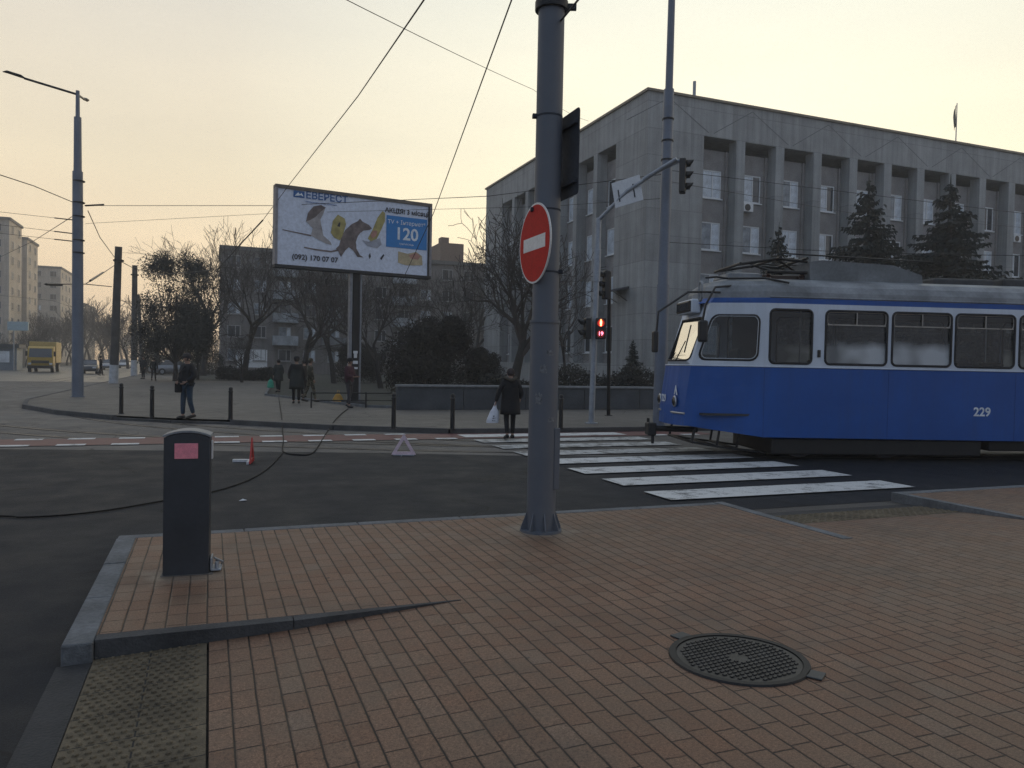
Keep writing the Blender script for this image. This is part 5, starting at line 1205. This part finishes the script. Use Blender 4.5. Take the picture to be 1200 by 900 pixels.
# a floor pan closes the body underneath
body.add([(1.6, -1.09, .42), (L-.01, -1.09, .42), (L-.01, 1.09, .42), (1.6, 1.09, .42)], [(3, 2, 1, 0)])
body.add([(.1, -.7, .64), (1.6, -1.09, .44), (1.6, 1.09, .44), (.1, .7, .64)], [(3, 2, 1, 0)])
WZ0, WZ1 = 1.80, 3.02
def side_M(s_): return lambda x, z: (x, s_*1.10, z)
def nose_M(s_):
    def f(s, z):
        p = plan(z, s_); a, b_ = p[2], p[3]; return (a[0]+(b_[0]-a[0])*s, a[1]+(b_[1]-a[1])*s, z)
    return f
def front_M(s, z):
    w_ = .80; x0 = lvl(z); y = -w_+2*w_*s; return (x0+.17*(abs(y)/w_)**2.0, y, z)
holes = []
wins = [(1.62, 2.455), (2.73, 3.97), (4.08, 5.29), (5.38, 6.61), (6.72, 7.95), (8.05, 9.28), (9.40, 10.63), (10.75, 11.98), (12.08, 13.2)]
cuts = [1.52]+[(wins[i][1]+wins[i+1][0])/2 for i in range(len(wins)-1)]+[L]
for s_ in (-1, 1):
    for i, (x0, x1) in enumerate(wins):
        o_ = holecell(band, side_M(s_), (cuts[i], cuts[i+1], WZ0, WZ1), (x0, x1, 1.87, 2.90), .09, .09); holes.append(('side', s_, i, x0, x1, o_))
    o_ = holecell(band, nose_M(s_), (0, 1, WZ0, WZ1), (.06, .90, 1.92, 2.78), .10, .14); holes.append(('cab', s_, 0, 0, 0, o_))
o_ = holecell(band, front_M, (0, 1, WZ0, WZ1), (.06, .94, 1.90, 2.74), .06, .08, n=3); holes.append(('front', 0, 0, 0, 0, o_))
for s_ in (-1, 1):
    A, B = plan(3.02, s_), plan(3.12, s_)
    for i in range(4): body.add([(*A[i], 3.02), (*A[i+1], 3.02), (*B[i+1], 3.12), (*B[i], 3.12)], [(0, 1, 2, 3) if s_ < 0 else (3, 2, 1, 0)])
body.build('body', T_BLUE, TM); band.build('window_band', T_WHITE, TM)
# drip moulding over the waist
q = MB()
for s_ in (-1, 1): q.tube([(p[0]-.004, p[1]*1.004, 1.80) for p in plan(1.80, s_)], .014, 6)
q.build('waist_moulding', T_WHITE, TM)
inw = lambda k, s_: (Vector((0, -s_*.03, 0)) if k != 'front' else Vector((.03, 0, 0)))
for (k, s_, i, x0, x1, o_) in holes:
    q = MB(); ring(q, o_, .024 if k != 'front' else .02); f = q.build('window_frame', RUBBER, TM)
    q = MB(); pts = [Vector(p)+inw(k, s_) for p in o_]; q.add(pts, [list(range(len(pts)))]); q.build('pane', GLASS_F if k == 'front' else (GLASS_M if k == 'side' and i in (1, 2, 5) else GLASS), f)
    if k == 'cab':
        q = MB(); cc = sum((Vector(p) for p in o_), Vector())/len(o_); ring(q, [cc+(Vector(p)-cc)*.955+Vector((0, s_*.012, 0)) for p in o_], .010); q.build('chrome_strip', CHROME, f)
    if k == 'side' and i > 0:
        q = MB(); y = s_*1.095
        q.box(x0+.03, x1-.03, y-.012, y+.012, 2.62, 2.645); q.box((x0+x1)/2-.01, (x0+x1)/2+.01, y-.012, y+.012, 2.645, 2.88)
        a_ = [p for arc in rr(x0+.03, x1-.03, 2.63, 2.875, .06, .06, 3) for p in arc]; ring(q, [(p[0], y, p[1]) for p in a_], .011, 5); q.build('vent_sash', mat('sash_aluminium', (.32, .30, .27), .4, .5), f)
# roof shell
roof = MB(); secs = [(3.12, 0, 1.0), (3.24, .01, .99), (3.36, .07, .94), (3.46, .22, .83), (3.53, .50, .62), (3.56, .85, .35), (3.57, 1.0, .0)]
def rplan(z, ins, k, s_):
    x0 = .44+ins*.9; return [(x0, 0), (x0+.05, s_*.5*k), (x0+.17, s_*.80*k), (1.52+ins*.5, s_*1.10*k), (L, s_*1.10*k)]
for s_ in (-1, 1):
    for (za, ia, ka), (zb, ib, kb) in zip(secs[:-1], secs[1:]):
        A, B = rplan(za, ia, ka, s_), rplan(zb, ib, kb, s_)
        for i in range(4): roof.add([(*A[i], za), (*A[i+1], za), (*B[i+1], zb), (*B[i], zb)], [(0, 1, 2, 3) if s_ < 0 else (3, 2, 1, 0)], 0, True)
roof.build('roof', T_ROOF, TM)
q = MB(); q.tube([(1.6, -1.105, 3.14), (L, -1.105, 3.14)], .014, 6); q.tube([(1.6, 1.105, 3.14), (L, 1.105, 3.14)], .014, 6); q.build('rain_gutter', T_ROOF, TM)
# roof equipment
q = MB(); pr = [(2.62, 3.50), (2.60, 3.90), (2.85, 3.94), (4.35, 3.88), (4.95, 3.70), (4.98, 3.50)]; k = len(pr)
q.add([(a, y, b_) for y in (-.62, .62) for a, b_ in pr], [list(range(k)), list(reversed(range(k, 2*k)))]+[(i, k+i, k+(i+1) % k, (i+1) % k) for i in range(k)]); q.build('roof_equipment_box', T_BOX, TM)
q = MB(); q.bbox(5.3, 6.6, -.5, .5, 3.50, 3.68, .04); q.bbox(6.75, 9.6, -.55, .55, 3.50, 3.70, .04); q.build('roof_equipment_box', mat('roof_dark', (.05, .052, .055), .7, var=.3), TM)
q = MB(); q.bbox(.98, 1.75, -.45, .45, 3.46, 3.68, .10); q.build('ventilation_hood', T_ROOF, TM)
q = MB()                                                                  # pantograph, folded
for y in (-.55, .55):
    q.tube([(1.15, y, 3.72), (1.95, y, 3.86), (2.58, y, 3.82)], .030, 6); q.tube([(1.75, y, 3.60), (2.58, y, 3.60)], .035, 6); q.tube([(1.95, y, 3.86), (2.45, y*.5, 3.66)], .025, 6)
for x_ in (1.15, 1.95, 2.5): q.tube([(x_, -.72, 3.72+(.14 if x_ > 1.5 else 0)), (x_, .72, 3.72+(.14 if x_ > 1.5 else 0))], .030, 6)
q.tube([(1.95, -.8, 3.93), (5.2, -.5, 3.90)], .016, 6); q.tube([(1.95, .8, 3.93), (5.2, .5, 3.90)], .016, 6)
q.v = [(a_, b_, c_+.09) for a_, b_, c_ in q.v]; q.build('pantograph', BLACK_M, TM)
q = MB()
for x_ in (1.8, 2.5):
    for y in (-.5, .5): q.lathe([(.05, 3.40), (.07, 3.44), (.045, 3.47), (.07, 3.50), (.045, 3.53), (.05, 3.58)], 10, (x_, y, 0))
q.bbox(1.7, 2.58, -.42, .42, 3.42, 3.52, .02); q.v = [(a_, b_, c_+.12) for a_, b_, c_ in q.v]; q.build('pantograph_base', mat('insulator_brown', (.05, .025, .018), .4), TM)
q = MB(); q.tube([(2.0, -1.04, 3.42), (1.6, -.85, 3.52), (.95, -.62, 3.52)], .022, 6); q.tube([(.95, -.62, 3.52), (.75, -.5, 3.56), (.6, -.3, 3.56)], .022, 6); q.build('roof_cable', BLACK, TM)
# destination box, visor, wipers
q = MB(); q.bbox(.27, .46, -.46, .46, 2.84, 3.12, .03); q.build('visor', T_WHITE, TM)
q = MB(); q.bbox(.23, .28, -.42, .42, 2.87, 3.09, .02); d_ = q.build('destination_box', BLACK, TM)
q = MB(); q.bbox(.222, .229, -.38, .38, 2.90, 3.06, .003); q.build('display', PANE_D, d_)
q = MB(); q.tube([(.02, -.30, 1.88), (.17, -.45, 2.28)], .012, 6); q.tube([(.12, -.55, 2.05), (.29, -.40, 2.60)], .014, 6); q.build('wiper', BLACK, TM)
# mirrors
q = MB(); q.tube([(.70, -.85, 3.22), (.30, -1.05, 3.20), (-.02, -1.12, 3.18), (-.62, -1.25, 2.78), (-.66, -1.25, 2.25)], .022, 8); q.build('mirror_arm', BLACK, TM)
q = MB(); q.bbox(-.72, -.62, -1.33, -1.17, 2.02, 2.42, .03); q.build('mirror', BLACK, TM)
q = MB(); q.tube([(.95, -.80, 3.36), (.55, -1.0, 3.30), (.35, -1.06, 2.95), (.30, -1.02, 2.60)], .022, 8); q.build('mirror_arm', BLACK, TM)
q = MB(); q.bbox(.22, .40, -1.12, -.98, 2.24, 2.66, .04); q.build('mirror', BLACK, TM)
q = MB(); ring(q, [(.28+.0*p[0], -.95+p[0], 3.22+p[1]) for a in rr(-.09, .09, -.18, .18, .08, .1, 5) for p in a], .025); q.xf(Matrix.Identity(4)); q.build('lamp_hoop', T_ROOF, TM)
# front lights, badge and number
Mf = lambda y, z, off=.0: basis((lvl(z)+.17*(abs(y)/.8)**2-.012-off, y, z), (0, -1, 0), (0, 0, 1), (-1, 0, 0))
for y in (-.52, .52):
    q = MB(); q.lathe([(.105, 0), (.115, .02), (.10, .035)], 20); q.xf(Mf(y, 1.08)); hl = q.build('headlight', CHROME, TM)
    q = MB(); q.lathe([(.09, .0), (.085, .03), (.05, .045)], 20); q.xf(Mf(y, 1.08, .012)); q.build('lens', LENS_D, hl)
q = MB(); arm_ = [(-.10, -.02), (0, .17), (.10, -.02), (.055, -.02), (0, .085), (-.055, -.02)]; q.prism(arm_, 0, .012); q.xf(Mf(-.50, 1.23, .002)); q.build('badge', INK_W, TM)
text_mesh('229', .20, INK_W, 'fleet_number', .004, .002, parent=TM, M=Mf(0.05, 1.12, .004))
pn = basis((5.98, -1.104, .985), (1, 0, 0), (0, 0, 1), (0, -1, 0)); text_mesh('229', .24, INK_W, 'fleet_number', .006, .0015, parent=TM, M=pn)
# bumper strip and seams
q = MB(); q.tube([(*p, .86) for p in [(plan(.86, -1)[2][0]+.0, -.81), (plan(.86, -1)[1][0]-.01, -.5), (-.03, 0), (plan(.86, -1)[1][0]-.01, .5), (plan(.86, -1)[2][0], .81)]], .022, 6); q.build('bumper_strip', CHROME, TM)
q = MB(); q.box(.36, 1.30, -.0, .02, .80, .86); q.v = [(x_, -(.80+(x_-.17)/1.35*.30)-.008+y, z_) for x_, y, z_ in q.v]; q.build('skirt_moulding', T_BLUE, TM)
q = MB()
for x_ in (1.53, 4.03, 6.665): q = MB(); q.box(x_-.003, x_+.003, -1.1025, -1.10, .42, 1.78); q.build('panel_seam', mat('seam_blue', (.005, .035, .17), .5), TM)
q = MB(); q.bbox(2.57, 2.63, -1.125, -1.10, 2.0, 2.14, .008); q.build('door_button', BLACK, TM)
# coupler and guard irons
q = MB(); q.tube([(.6, 0, .48), (-.32, 0, .50)], .06, 10); q.bbox(-.46, -.28, -.14, .14, .36, .62, .03); q.tube([(-.36, -.12, .36), (-.36, -.12, .20)], .03, 6); q.tube([(-.4, .1, .62), (-.4, .1, .7)], .03, 6); q.build('coupler', BLACK_M, TM)
q = MB()
for x_, z_ in ((.25, .30), (.75, .22), (1.15, .18)): q.tube([(x_, -.8, z_), (x_, .8, z_)], .028, 6); q.tube([(x_, -.75, z_), (x_+.05, -.75, .55)], .025, 6); q.tube([(x_, .75, z_), (x_+.05, .75, .55)], .025, 6)
for y in (-.8, .8): q.tube([(.25, y, .30), (.75, y, .22), (1.15, y, .18), (1.75, y, .10)], .022, 6)
q.build('guard_iron', BLACK_M, TM)
for x0 in (1.95, 8.3):
    bg = MB(); bg.bbox(x0, x0+2.9, -.92, .92, .16, .46, .03); bg.bbox(x0+.3, x0+2.6, -1.0, -.9, .22, .40, .02); bo = bg.build('bogie', BLACK_M, TM)
    for x_ in (x0+.55, x0+2.35):
        for y in (-.56, .56):
            q = MB(); q.tube([(x_, y-.06, .33), (x_, y+.06, .33)], .33, 24); q.build('wheel', STEEL, bo)
q = MB(); q.bbox(1.75, 6.05, -1.02, 1.02, .10, .41, .03); q.build('underframe_shade_box', RUBBER, TM)  # dark bogie cover, added to fill the underside with black shade
q = MB(); q.bbox(6.3, 7.6, -.9, .9, .20, .41, .03); q.build('underfloor_box', BLACK_M, TM)
# inside: floor, seats, driver's desk, poles, ceiling
q = MB(); q.box(.35, L-.05, -1.05, 1.05, .84, .88); q.build('floor', mat('tram_floor', (.05, .05, .05), .8), TM)
q = MB(); q.box(1.3, L-.05, -1.0, 1.0, 3.03, 3.06); q.build('ceiling', mat('tram_ceiling', (.16, .16, .15), .8), TM)
SEAT = mat('seat_wood', (.10, .06, .035), .5); 
for i in range(8):
    for y in (-.68, .62):
        x_ = 2.95+i*1.02; q = MB(); q.bbox(x_, x_+.42, y-.32, y+.32, 1.28, 1.34, .02); q.bbox(x_+.40, x_+.46, y-.32, y+.32, 1.30, 1.98, .03); q.tube([(x_+.2, y, .88), (x_+.2, y, 1.28)], .04, 6); q.build('seat', SEAT, TM)
q = MB(); q.bbox(.35, .75, -.7, .7, .9, 1.70, .05); q.build('dashboard', BLACK, TM)
q = MB(); q.bbox(1.42, 1.47, -1.0, .35, .9, 2.9, .01); q.build('cab_partition', mat('partition', (.035, .03, .028), .6), TM)
q = MB(); q.bbox(.95, 1.35, -.3, .2, 1.3, 1.4, .03); q.bbox(1.30, 1.38, -.3, .2, 1.35, 2.15, .04); q.build('driver_seat', BLACK, TM)
q = MB()
for x_ in (2.6, 4.6, 6.6, 8.6): q.tube([(x_, -.3, .88), (x_, -.3, 3.03)], .018, 8)
q.build('grab_pole', CHROME, TM)
q = MB(); q.tube([(L, 0, .42), (L, 0, .43)], .1, 4)
q = MB()
for i in range(6): q.bbox(L+.02+i*.1, L+.09+i*.1, -1.0, 1.0, .5, 3.2, .03)
q.build('bellows', RUBBER, TM)

# ================================================================== PEOPLE
SKIN = mat('skin', (.30, .19, .14), .6, var=.08); HAIR_D = mat('hair_dark', (.018, .014, .012), .8); SHOE = mat('shoe_black', (.010, .010, .010), .5)
def skin_mesh(vs, es, rs, mat_, name, sub=1, root=0):
    bm = bmesh.new(); lay = bm.verts.layers.skin.verify(); bv = [bm.verts.new(v) for v in vs]
    for a, b in es: bm.edges.new((bv[a], bv[b]))
    for q, r in zip(bv, rs): q[lay].radius = (r, r) if not isinstance(r, tuple) else r
    bv[root][lay].use_root = True
    me = bpy.data.meshes.new('sk'); bm.to_mesh(me); bm.free()
    o = bpy.data.objects.new('sk', me); COL.objects.link(o)
    o.modifiers.new('s', 'SKIN').use_smooth_shade = True; o.modifiers.new('d', 'SUBSURF').levels = sub; o.modifiers['d'].render_levels = sub
    dg = bpy.context.evaluated_depsgraph_get(); dg.update(); out = bpy.data.meshes.new_from_object(o.evaluated_get(dg)); bpy.data.objects.remove(o)
    out.materials.clear(); out.materials.append(mat_); out.name = name
    for p in out.polygons: p.material_index = 0
    return out
def add_to(me, mb):
    bm = bmesh.new(); bm.from_mesh(me); t = mb.mesh('tmp', []); bm.from_mesh(t); bm.to_mesh(me); bm.free(); bpy.data.meshes.remove(t)
def hand_mb(p, d, side):
    """small hand: palm, four unequal curled fingers and a thumb; d = pointing direction"""
    d = d.normalized(); s = d.cross(Vector((0, 1, 0))).normalized() if abs(d.y) < .9 else Vector((1, 0, 0)); f = s.cross(d).normalized(); q = MB()
    q.tube([p, p+d*.045, p+d*.09], [.026, .034, .030], 8, flat=.6)
    for i, L_ in enumerate((.066, .076, .07, .054)):
        o = p+d*.085+f*(.026-.0175*i)*1.0; k = -s*side
        q.tube([o, o+d*L_*.45+k*.006, o+d*L_*.8+k*.022, o+d*L_*.92+k*.036], [.0085, .008, .0075, .006], 6)
    o = p+d*.03+f*.026; q.tube([o, o+f*.022+d*.03-s*side*.01, o+f*.020+d*.062-s*side*.02], [.010, .009, .007], 6)
    return q
def person(label, loc, rz, top, legs, shoes=SHOE, hair=HAIR_D, H=1.72, coat=None, arms=None, stride=0.0, cap=None, hood=None, bulk=1.0, head_turn=0.0, lean=0.0):
    """faces local +y"""
    k = H/1.74; o = thing('person', label, 'person', loc, rz)
    V = lambda x, y, z: Vector((x*k, (y+lean*max(0, z-.9))*k, z*k))
    pel, sp, ch, nk, hb, hd, ht = V(0, 0, .95), V(0, 0, 1.12), V(0, .0, 1.33), V(0, -.01, 1.49), V(0, .005, 1.56), V(0, .02, 1.64), V(0, .012, 1.72)
    arms = arms or [((-.26, 0, 1.14), (-.24, .08, .90)), ((.26, 0, 1.14), (.24, .08, .90))]
    vs = [pel, sp, ch, nk, hb, hd, ht]; es = [(0, 1), (1, 2), (2, 3), (3, 4), (4, 5), (5, 6)]; rs = [.115, .11, .12, .055, .062, .088, .055]; rs = [r*k for r in rs]
    hands = []; A = []; Lg = []
    for i, s in enumerate((-1, 1)):
        sh = V(s*.165, -.005, 1.43); el = V(*arms[i][0]); wr = V(*arms[i][1]); A.append((sh, el, wr)); n = len(vs)
        vs += [sh, el, wr]; es += [(2, n), (n, n+1), (n+1, n+2)]; rs += [.055*k, .040*k, .028*k]; hands.append((wr, wr-el, s))
    for i, s in enumerate((-1, 1)):
        st = stride*s; hp = V(s*.09, 0, .90); kn = V(s*.095, st*.55+.02, .50); an = V(s*.095, st-(.07 if st < 0 else 0), .09+(.03 if st < 0 else 0)); to = V(s*.105, st+.12, .035); Lg.append((hp, kn, an, to)); n = len(vs)
        vs += [hp, kn, an, to]; es += [(0, n), (n, n+1), (n+1, n+2), (n+2, n+3)]; rs += [.085*k, .058*k, .040*k, .026*k]
    body = skin_mesh(vs, es, rs, SKIN, 'body')
    ex_ = MB(); c0 = (hb+hd)/2+Vector((0, 0, .02))
    ex_.tube([c0+Vector((0, .085*k, .03)), c0+Vector((0, .112*k, -.005)), c0+Vector((0, .088*k, -.012))], [.010, .016, .010], 6)
    for s in (-1, 1):
        ex_.ell(c0+Vector((s*.086*k, .0, .0)), (.012, .022, .032), 8); ex_.ell(c0+Vector((s*.033*k, .079*k, .028)), (.012, .008, .008), 8)
    ex_.ell(c0+Vector((0, .083*k, -.045)), (.024, .010, .006), 8)
    for p, d, s in hands: ex_.join(hand_mb(p, d, s))
    add_to(body, ex_); bo = link('body', body, o)
    q = MB(); q.ell(hd+Vector((0, -.018, .022))*k, (.098*k, .108*k, .105*k), 14)
    q.v = [v for v in q.v]; keep = [f for f in q.f if sum(q.v[i][1] for i in f)/len(f) < hd.y+.052*k or sum(q.v[i][2] for i in f)/len(f) > hd.z+.07*k]
    q.f = keep; q.m = q.m[:len(keep)]; q.sm = q.sm[:len(keep)]; q.build('hair', hair, o)
    if cap:
        q = MB(); q.lathe([(.106*k, 0), (.108*k, .05), (.090*k, .10), (.04*k, .125), (.005, .13)], 16, (hd.x, hd.y-.008, hd.z+.02)); q.build('cap', cap, o)
    b_ = bulk
    vs = [V(0, 0, .90), V(0, -.005, 1.12), V(0, 0, 1.34), V(0, -.01, 1.47)]; es = [(0, 1), (1, 2), (2, 3)]; rs = [.150*b_*k, .150*b_*k, .160*b_*k, .075*k]; rs = [(r*1.12, r*.80) if i < 3 else r for i, r in enumerate(rs)]
    for sh, el, wr in A:
        n = len(vs); vs += [sh, el, wr-(wr-el)*.02]; es += [(2, n), (n, n+1), (n+1, n+2)]; rs += [.080*b_*k, .066*b_*k, .046*b_*k]
    link('jacket', skin_mesh(vs, es, rs, top, 'jacket', root=1), o)
    vs = [V(0, 0, .97)]; es = []; rs = [.125*k]
    for hp, kn, an, to in Lg:
        n = len(vs); vs += [hp, kn, an+Vector((0, 0, .02))]; es += [(0, n), (n, n+1), (n+1, n+2)]; rs += [.100*k, .072*k, .058*k]
    link('trousers', skin_mesh(vs, es, rs, legs, 'trousers'), o)
    for hp, kn, an, to in Lg:
        q = MB(); h_ = an.z; q.tube([an+Vector((0, -.06, -.035)), an+Vector((0, 0, -.03)), (an+to)/2+Vector((0, .0, -.012)), to+Vector((0, .01, .004)), to+Vector((0, .055, .0))], [.034, .050, .046, .042, .018], 10)
        q.v = [(x_, y, max(z, .004)) for x_, y, z in q.v]; q.build('shoe', shoes, o)
    if coat:
        m_, hem = coat; q = MB(); vs = []; n = 20
        for z, rx, ry in ((1.28, .205, .145), (1.10, .195, .150), (.95, .215, .165), (hem+.12, .235, .19), (hem, .240, .20), (hem+.01, .225, .185)):
            for j in range(n):
                a = 2*math.pi*j/n; wv = 1+.035*math.sin(5*a+z*3); p = V(rx*b_*wv*math.cos(a), ry*b_*wv*math.sin(a), z); vs.append(p)
        q.add(vs, [(i*n+j, i*n+(j+1) % n, (i+1)*n+(j+1) % n, (i+1)*n+j) for i in range(5) for j in range(n)], 0, True); q.build('coat_skirt', m_, o)
    if hood:
        q = MB(); vs = []
        for i in range(21):
            a = 2*math.pi*i/20; vs.append(V(.125*math.cos(a), -.02+.10*math.sin(a), 1.505+.03*math.cos(2*a)))
        q.tube(vs, .040*k, 8); q.build('hood', hood, o)
    return o
BLK = mat('black_cloth', (.006, .006, .008), .85, var=.25, scale=9); NAVY = mat('navy_cloth', (.007, .008, .011), .8, var=.2, scale=8); JEANS = mat('blue_denim', (.022, .045, .075), .85, var=.3, scale=7)
MAROON = mat('maroon_cloth', (.055, .018, .026), .85, var=.25, scale=6); GREYT = mat('grey_trousers', (.045, .042, .046), .85, var=.2); DKGR = mat('dark_green_cloth', (.016, .022, .022), .85); CAMO = camo_material(); FURC = mat('hood_fur', (.075, .065, .05), .95, var=.4, scale=40, bump=1, bscale=60); BROWN = mat('brown_boots', (.012, .010, .009), .7)
b = G(597, 516, ROAD)
wl_ = person('woman in a long black coat walking away over the crossing', (b.x, b.y, ROAD+.028), rad(12), BLK, BLK, BLK, H=1.62, coat=(BLK, .62), arms=[((-.30, -.03, 1.16), (-.36, .02, .92)), ((.29, .0, 1.15), (.27, .10, 1.0))], stride=.10, hood=FURC, bulk=1.08, hair=mat('hair_reddish', (.03, .02, .022), .8))
# her bag: a thing of its own, hanging from the left hand
hp_ = wl_.matrix_basis @ Vector((-.345, .03, .80))
SB = thing('shopping_bag', 'white plastic shopping bag with a dark print in the woman hand', 'bag', hp_, rad(12))
q = MB(); n = 16; vs = []
for z, rx, ry, ox in ((-.02, .030, .02, 0), (-.09, .055, .03, -.01), (-.17, .105, .06, -.02), (-.30, .135, .075, -.035), (-.40, .15, .08, -.05), (-.425, .13, .065, -.055)):
    for j in range(n):
        a = 2*math.pi*j/n; wv = 1+.08*math.sin(3*a+z*20)+.05*math.sin(7*a); vs.append((ox+rx*wv*math.cos(a), ry*wv*math.sin(a), z))
q.add(vs, [(i*n+j, (i+1)*n+j, (i+1)*n+(j+1) % n, i*n+(j+1) % n) for i in range(5) for j in range(n)]+[list(range(5*n, 6*n))], 0, True)
q.build('bag_body', mat('bag_white', (.62, .64, .70), .5, var=.1, scale=12), SB)
q = MB(); q.tube([(-.02, 0, -.05), (-.015, .0, .03), (.0, 0, .055), (.015, 0, .03), (.02, 0, -.05)], .009, 6); q.build('handle', MATS['bag_white'], SB)
q = MB(); q.bbox(-.07, -.01, -.082, -.070, -.33, -.30, .004); q.bbox(-.065, -.02, -.078, -.066, -.28, -.255, .004); q.bbox(-.08, -.01, -.082, -.07, -.375, -.36, .004); q.build('print', INK_K, SB)
b = G(219, 491)
person('man in a black jacket and blue jeans waiting by the bollards', (b.x, b.y, 0), rad(150), NAVY, JEANS, BROWN, H=1.72, arms=[((-.27, -.04, 1.16), (-.17, .16, 1.02)), ((.27, -.04, 1.16), (.17, .16, 1.02))], stride=.06, bulk=1.35, cap=mat('knit_cap', (.035, .03, .035), .9))
# his shoulder bag strap hangs on his hip
sb = thing('shoulder_bag', 'black bag hanging at the hip of the man in jeans', 'bag', (b.x-.21, b.y-.06, .84), rad(10)); q = MB(); q.bbox(-.09, .09, -.06, .06, -.13, .13, .03); q.build('bag_body', BLK, sb); q = MB(); q.tube([(0, .0, .12), (.03, -.10, .36), (.20, -.13, .58)], .014, 6); q.build('strap', BLK, sb)
def at_px(x, y): p = G(x, y); return (p.x, p.y, 0)
person('person in dark clothes with a green bag near the lawn', at_px(326, 460), rad(40), DKGR, BLK, SHOE, H=1.66, coat=(DKGR, .62), bulk=1.1, stride=.08)
p_ = G(323, 460); gb = thing('carrier_bag', 'bright green carrier bag held beside the dark figure', 'bag', (p_.x-.22, p_.y-.12, .66), 0); q = MB(); q.lathe([(.05, 0), (.12, -.08), (.17, -.25), (.18, -.40), (.12, -.43)], 12, sx=1, sy=.6); q.build('bag_body', mat('bag_green', (.03, .30, .19), .5, var=.15), gb); q = MB(); q.tube([(-.04, 0, -.03), (0, 0, .10), (.04, 0, -.03)], .01, 6); q.build('handle', MATS['bag_green'], gb)
person('person in a long dark coat standing on the plaza in the group', at_px(347, 473), rad(20), BLK, BLK, SHOE, H=1.76, coat=(DKGR, .55), bulk=1.15, cap=mat('dark_cap', (.012, .012, .014), .9))
person('person in camouflage jacket and trousers walking across the plaza', at_px(363, 471), rad(-60), CAMO, CAMO, SHOE, H=1.70, stride=.20, bulk=1.1, cap=CAMO)
person('dark haired person partly hidden behind the long dark coat', at_px(356, 466), rad(30), mat('brown_cloth', (.035, .028, .022), .9), BLK, SHOE, H=1.66, bulk=1.05, stride=.05)
person('person in a maroon jacket and grey trousers by the billboard column', at_px(409, 478), rad(-110), MAROON, GREYT, SHOE, H=1.72, bulk=1.25, arms=[((-.24, .02, 1.15), (-.12, .24, 1.12)), ((.24, .02, 1.15), (.12, .24, 1.12))], stride=.06, cap=mat('black_cap', (.008, .008, .01), .9))
p_ = G(396, 473); yb = thing('carrier_bag', 'yellow orange carrier bag set down beside the maroon jacket', 'bag', (p_.x, p_.y, .36), .2); q = MB(); q.lathe([(.04, .05), (.11, -.02), (.20, -.18), (.21, -.33), (.16, -.36)], 14, sx=1, sy=.6); q.build('bag_body', mat('bag_yellow', (.45, .24, .03), .5, var=.2, scale=8), yb); q = MB(); q.tube([(-.04, 0, .03), (-.02, 0, .16), (.03, 0, .16), (.05, 0, .03)], .01, 6); q.build('handle', MATS['bag_yellow'], yb)
person('far dark figure crossing the street beside the dark car', at_px(118, 440), rad(-60), BLK, BLK, SHOE, H=1.7, stride=.15, bulk=1.15)
person('far figure in dark clothes behind the whitewashed pole', at_px(168, 444), rad(160), NAVY, BLK, SHOE, H=1.72, bulk=1.25)
person('far figure walking away from us beneath the dark leafy tree', at_px(180, 446), rad(10), DKGR, BLK, SHOE, H=1.62, bulk=1.1, stride=.12)

# ================================================================== AIR
HZ = MB(); HZ.box(-422, 332, -72, 442, -1.3, 31.0)
hm = bpy.data.materials.new('morning_haze'); hm.use_nodes = True; ht_ = hm.node_tree; ht_.nodes.clear()
ho = ht_.nodes.new('ShaderNodeOutputMaterial'); hv = ht_.nodes.new('ShaderNodeVolumePrincipled'); hv.inputs['Color'].default_value = (.93, .92, .90, 1); hv.inputs['Density'].default_value = .0013; hv.inputs['Anisotropy'].default_value = .35
ht_.links.new(hv.outputs[0], ho.inputs['Volume'])
hz = HZ.build('haze', hm); struct(hz, 'stuff')
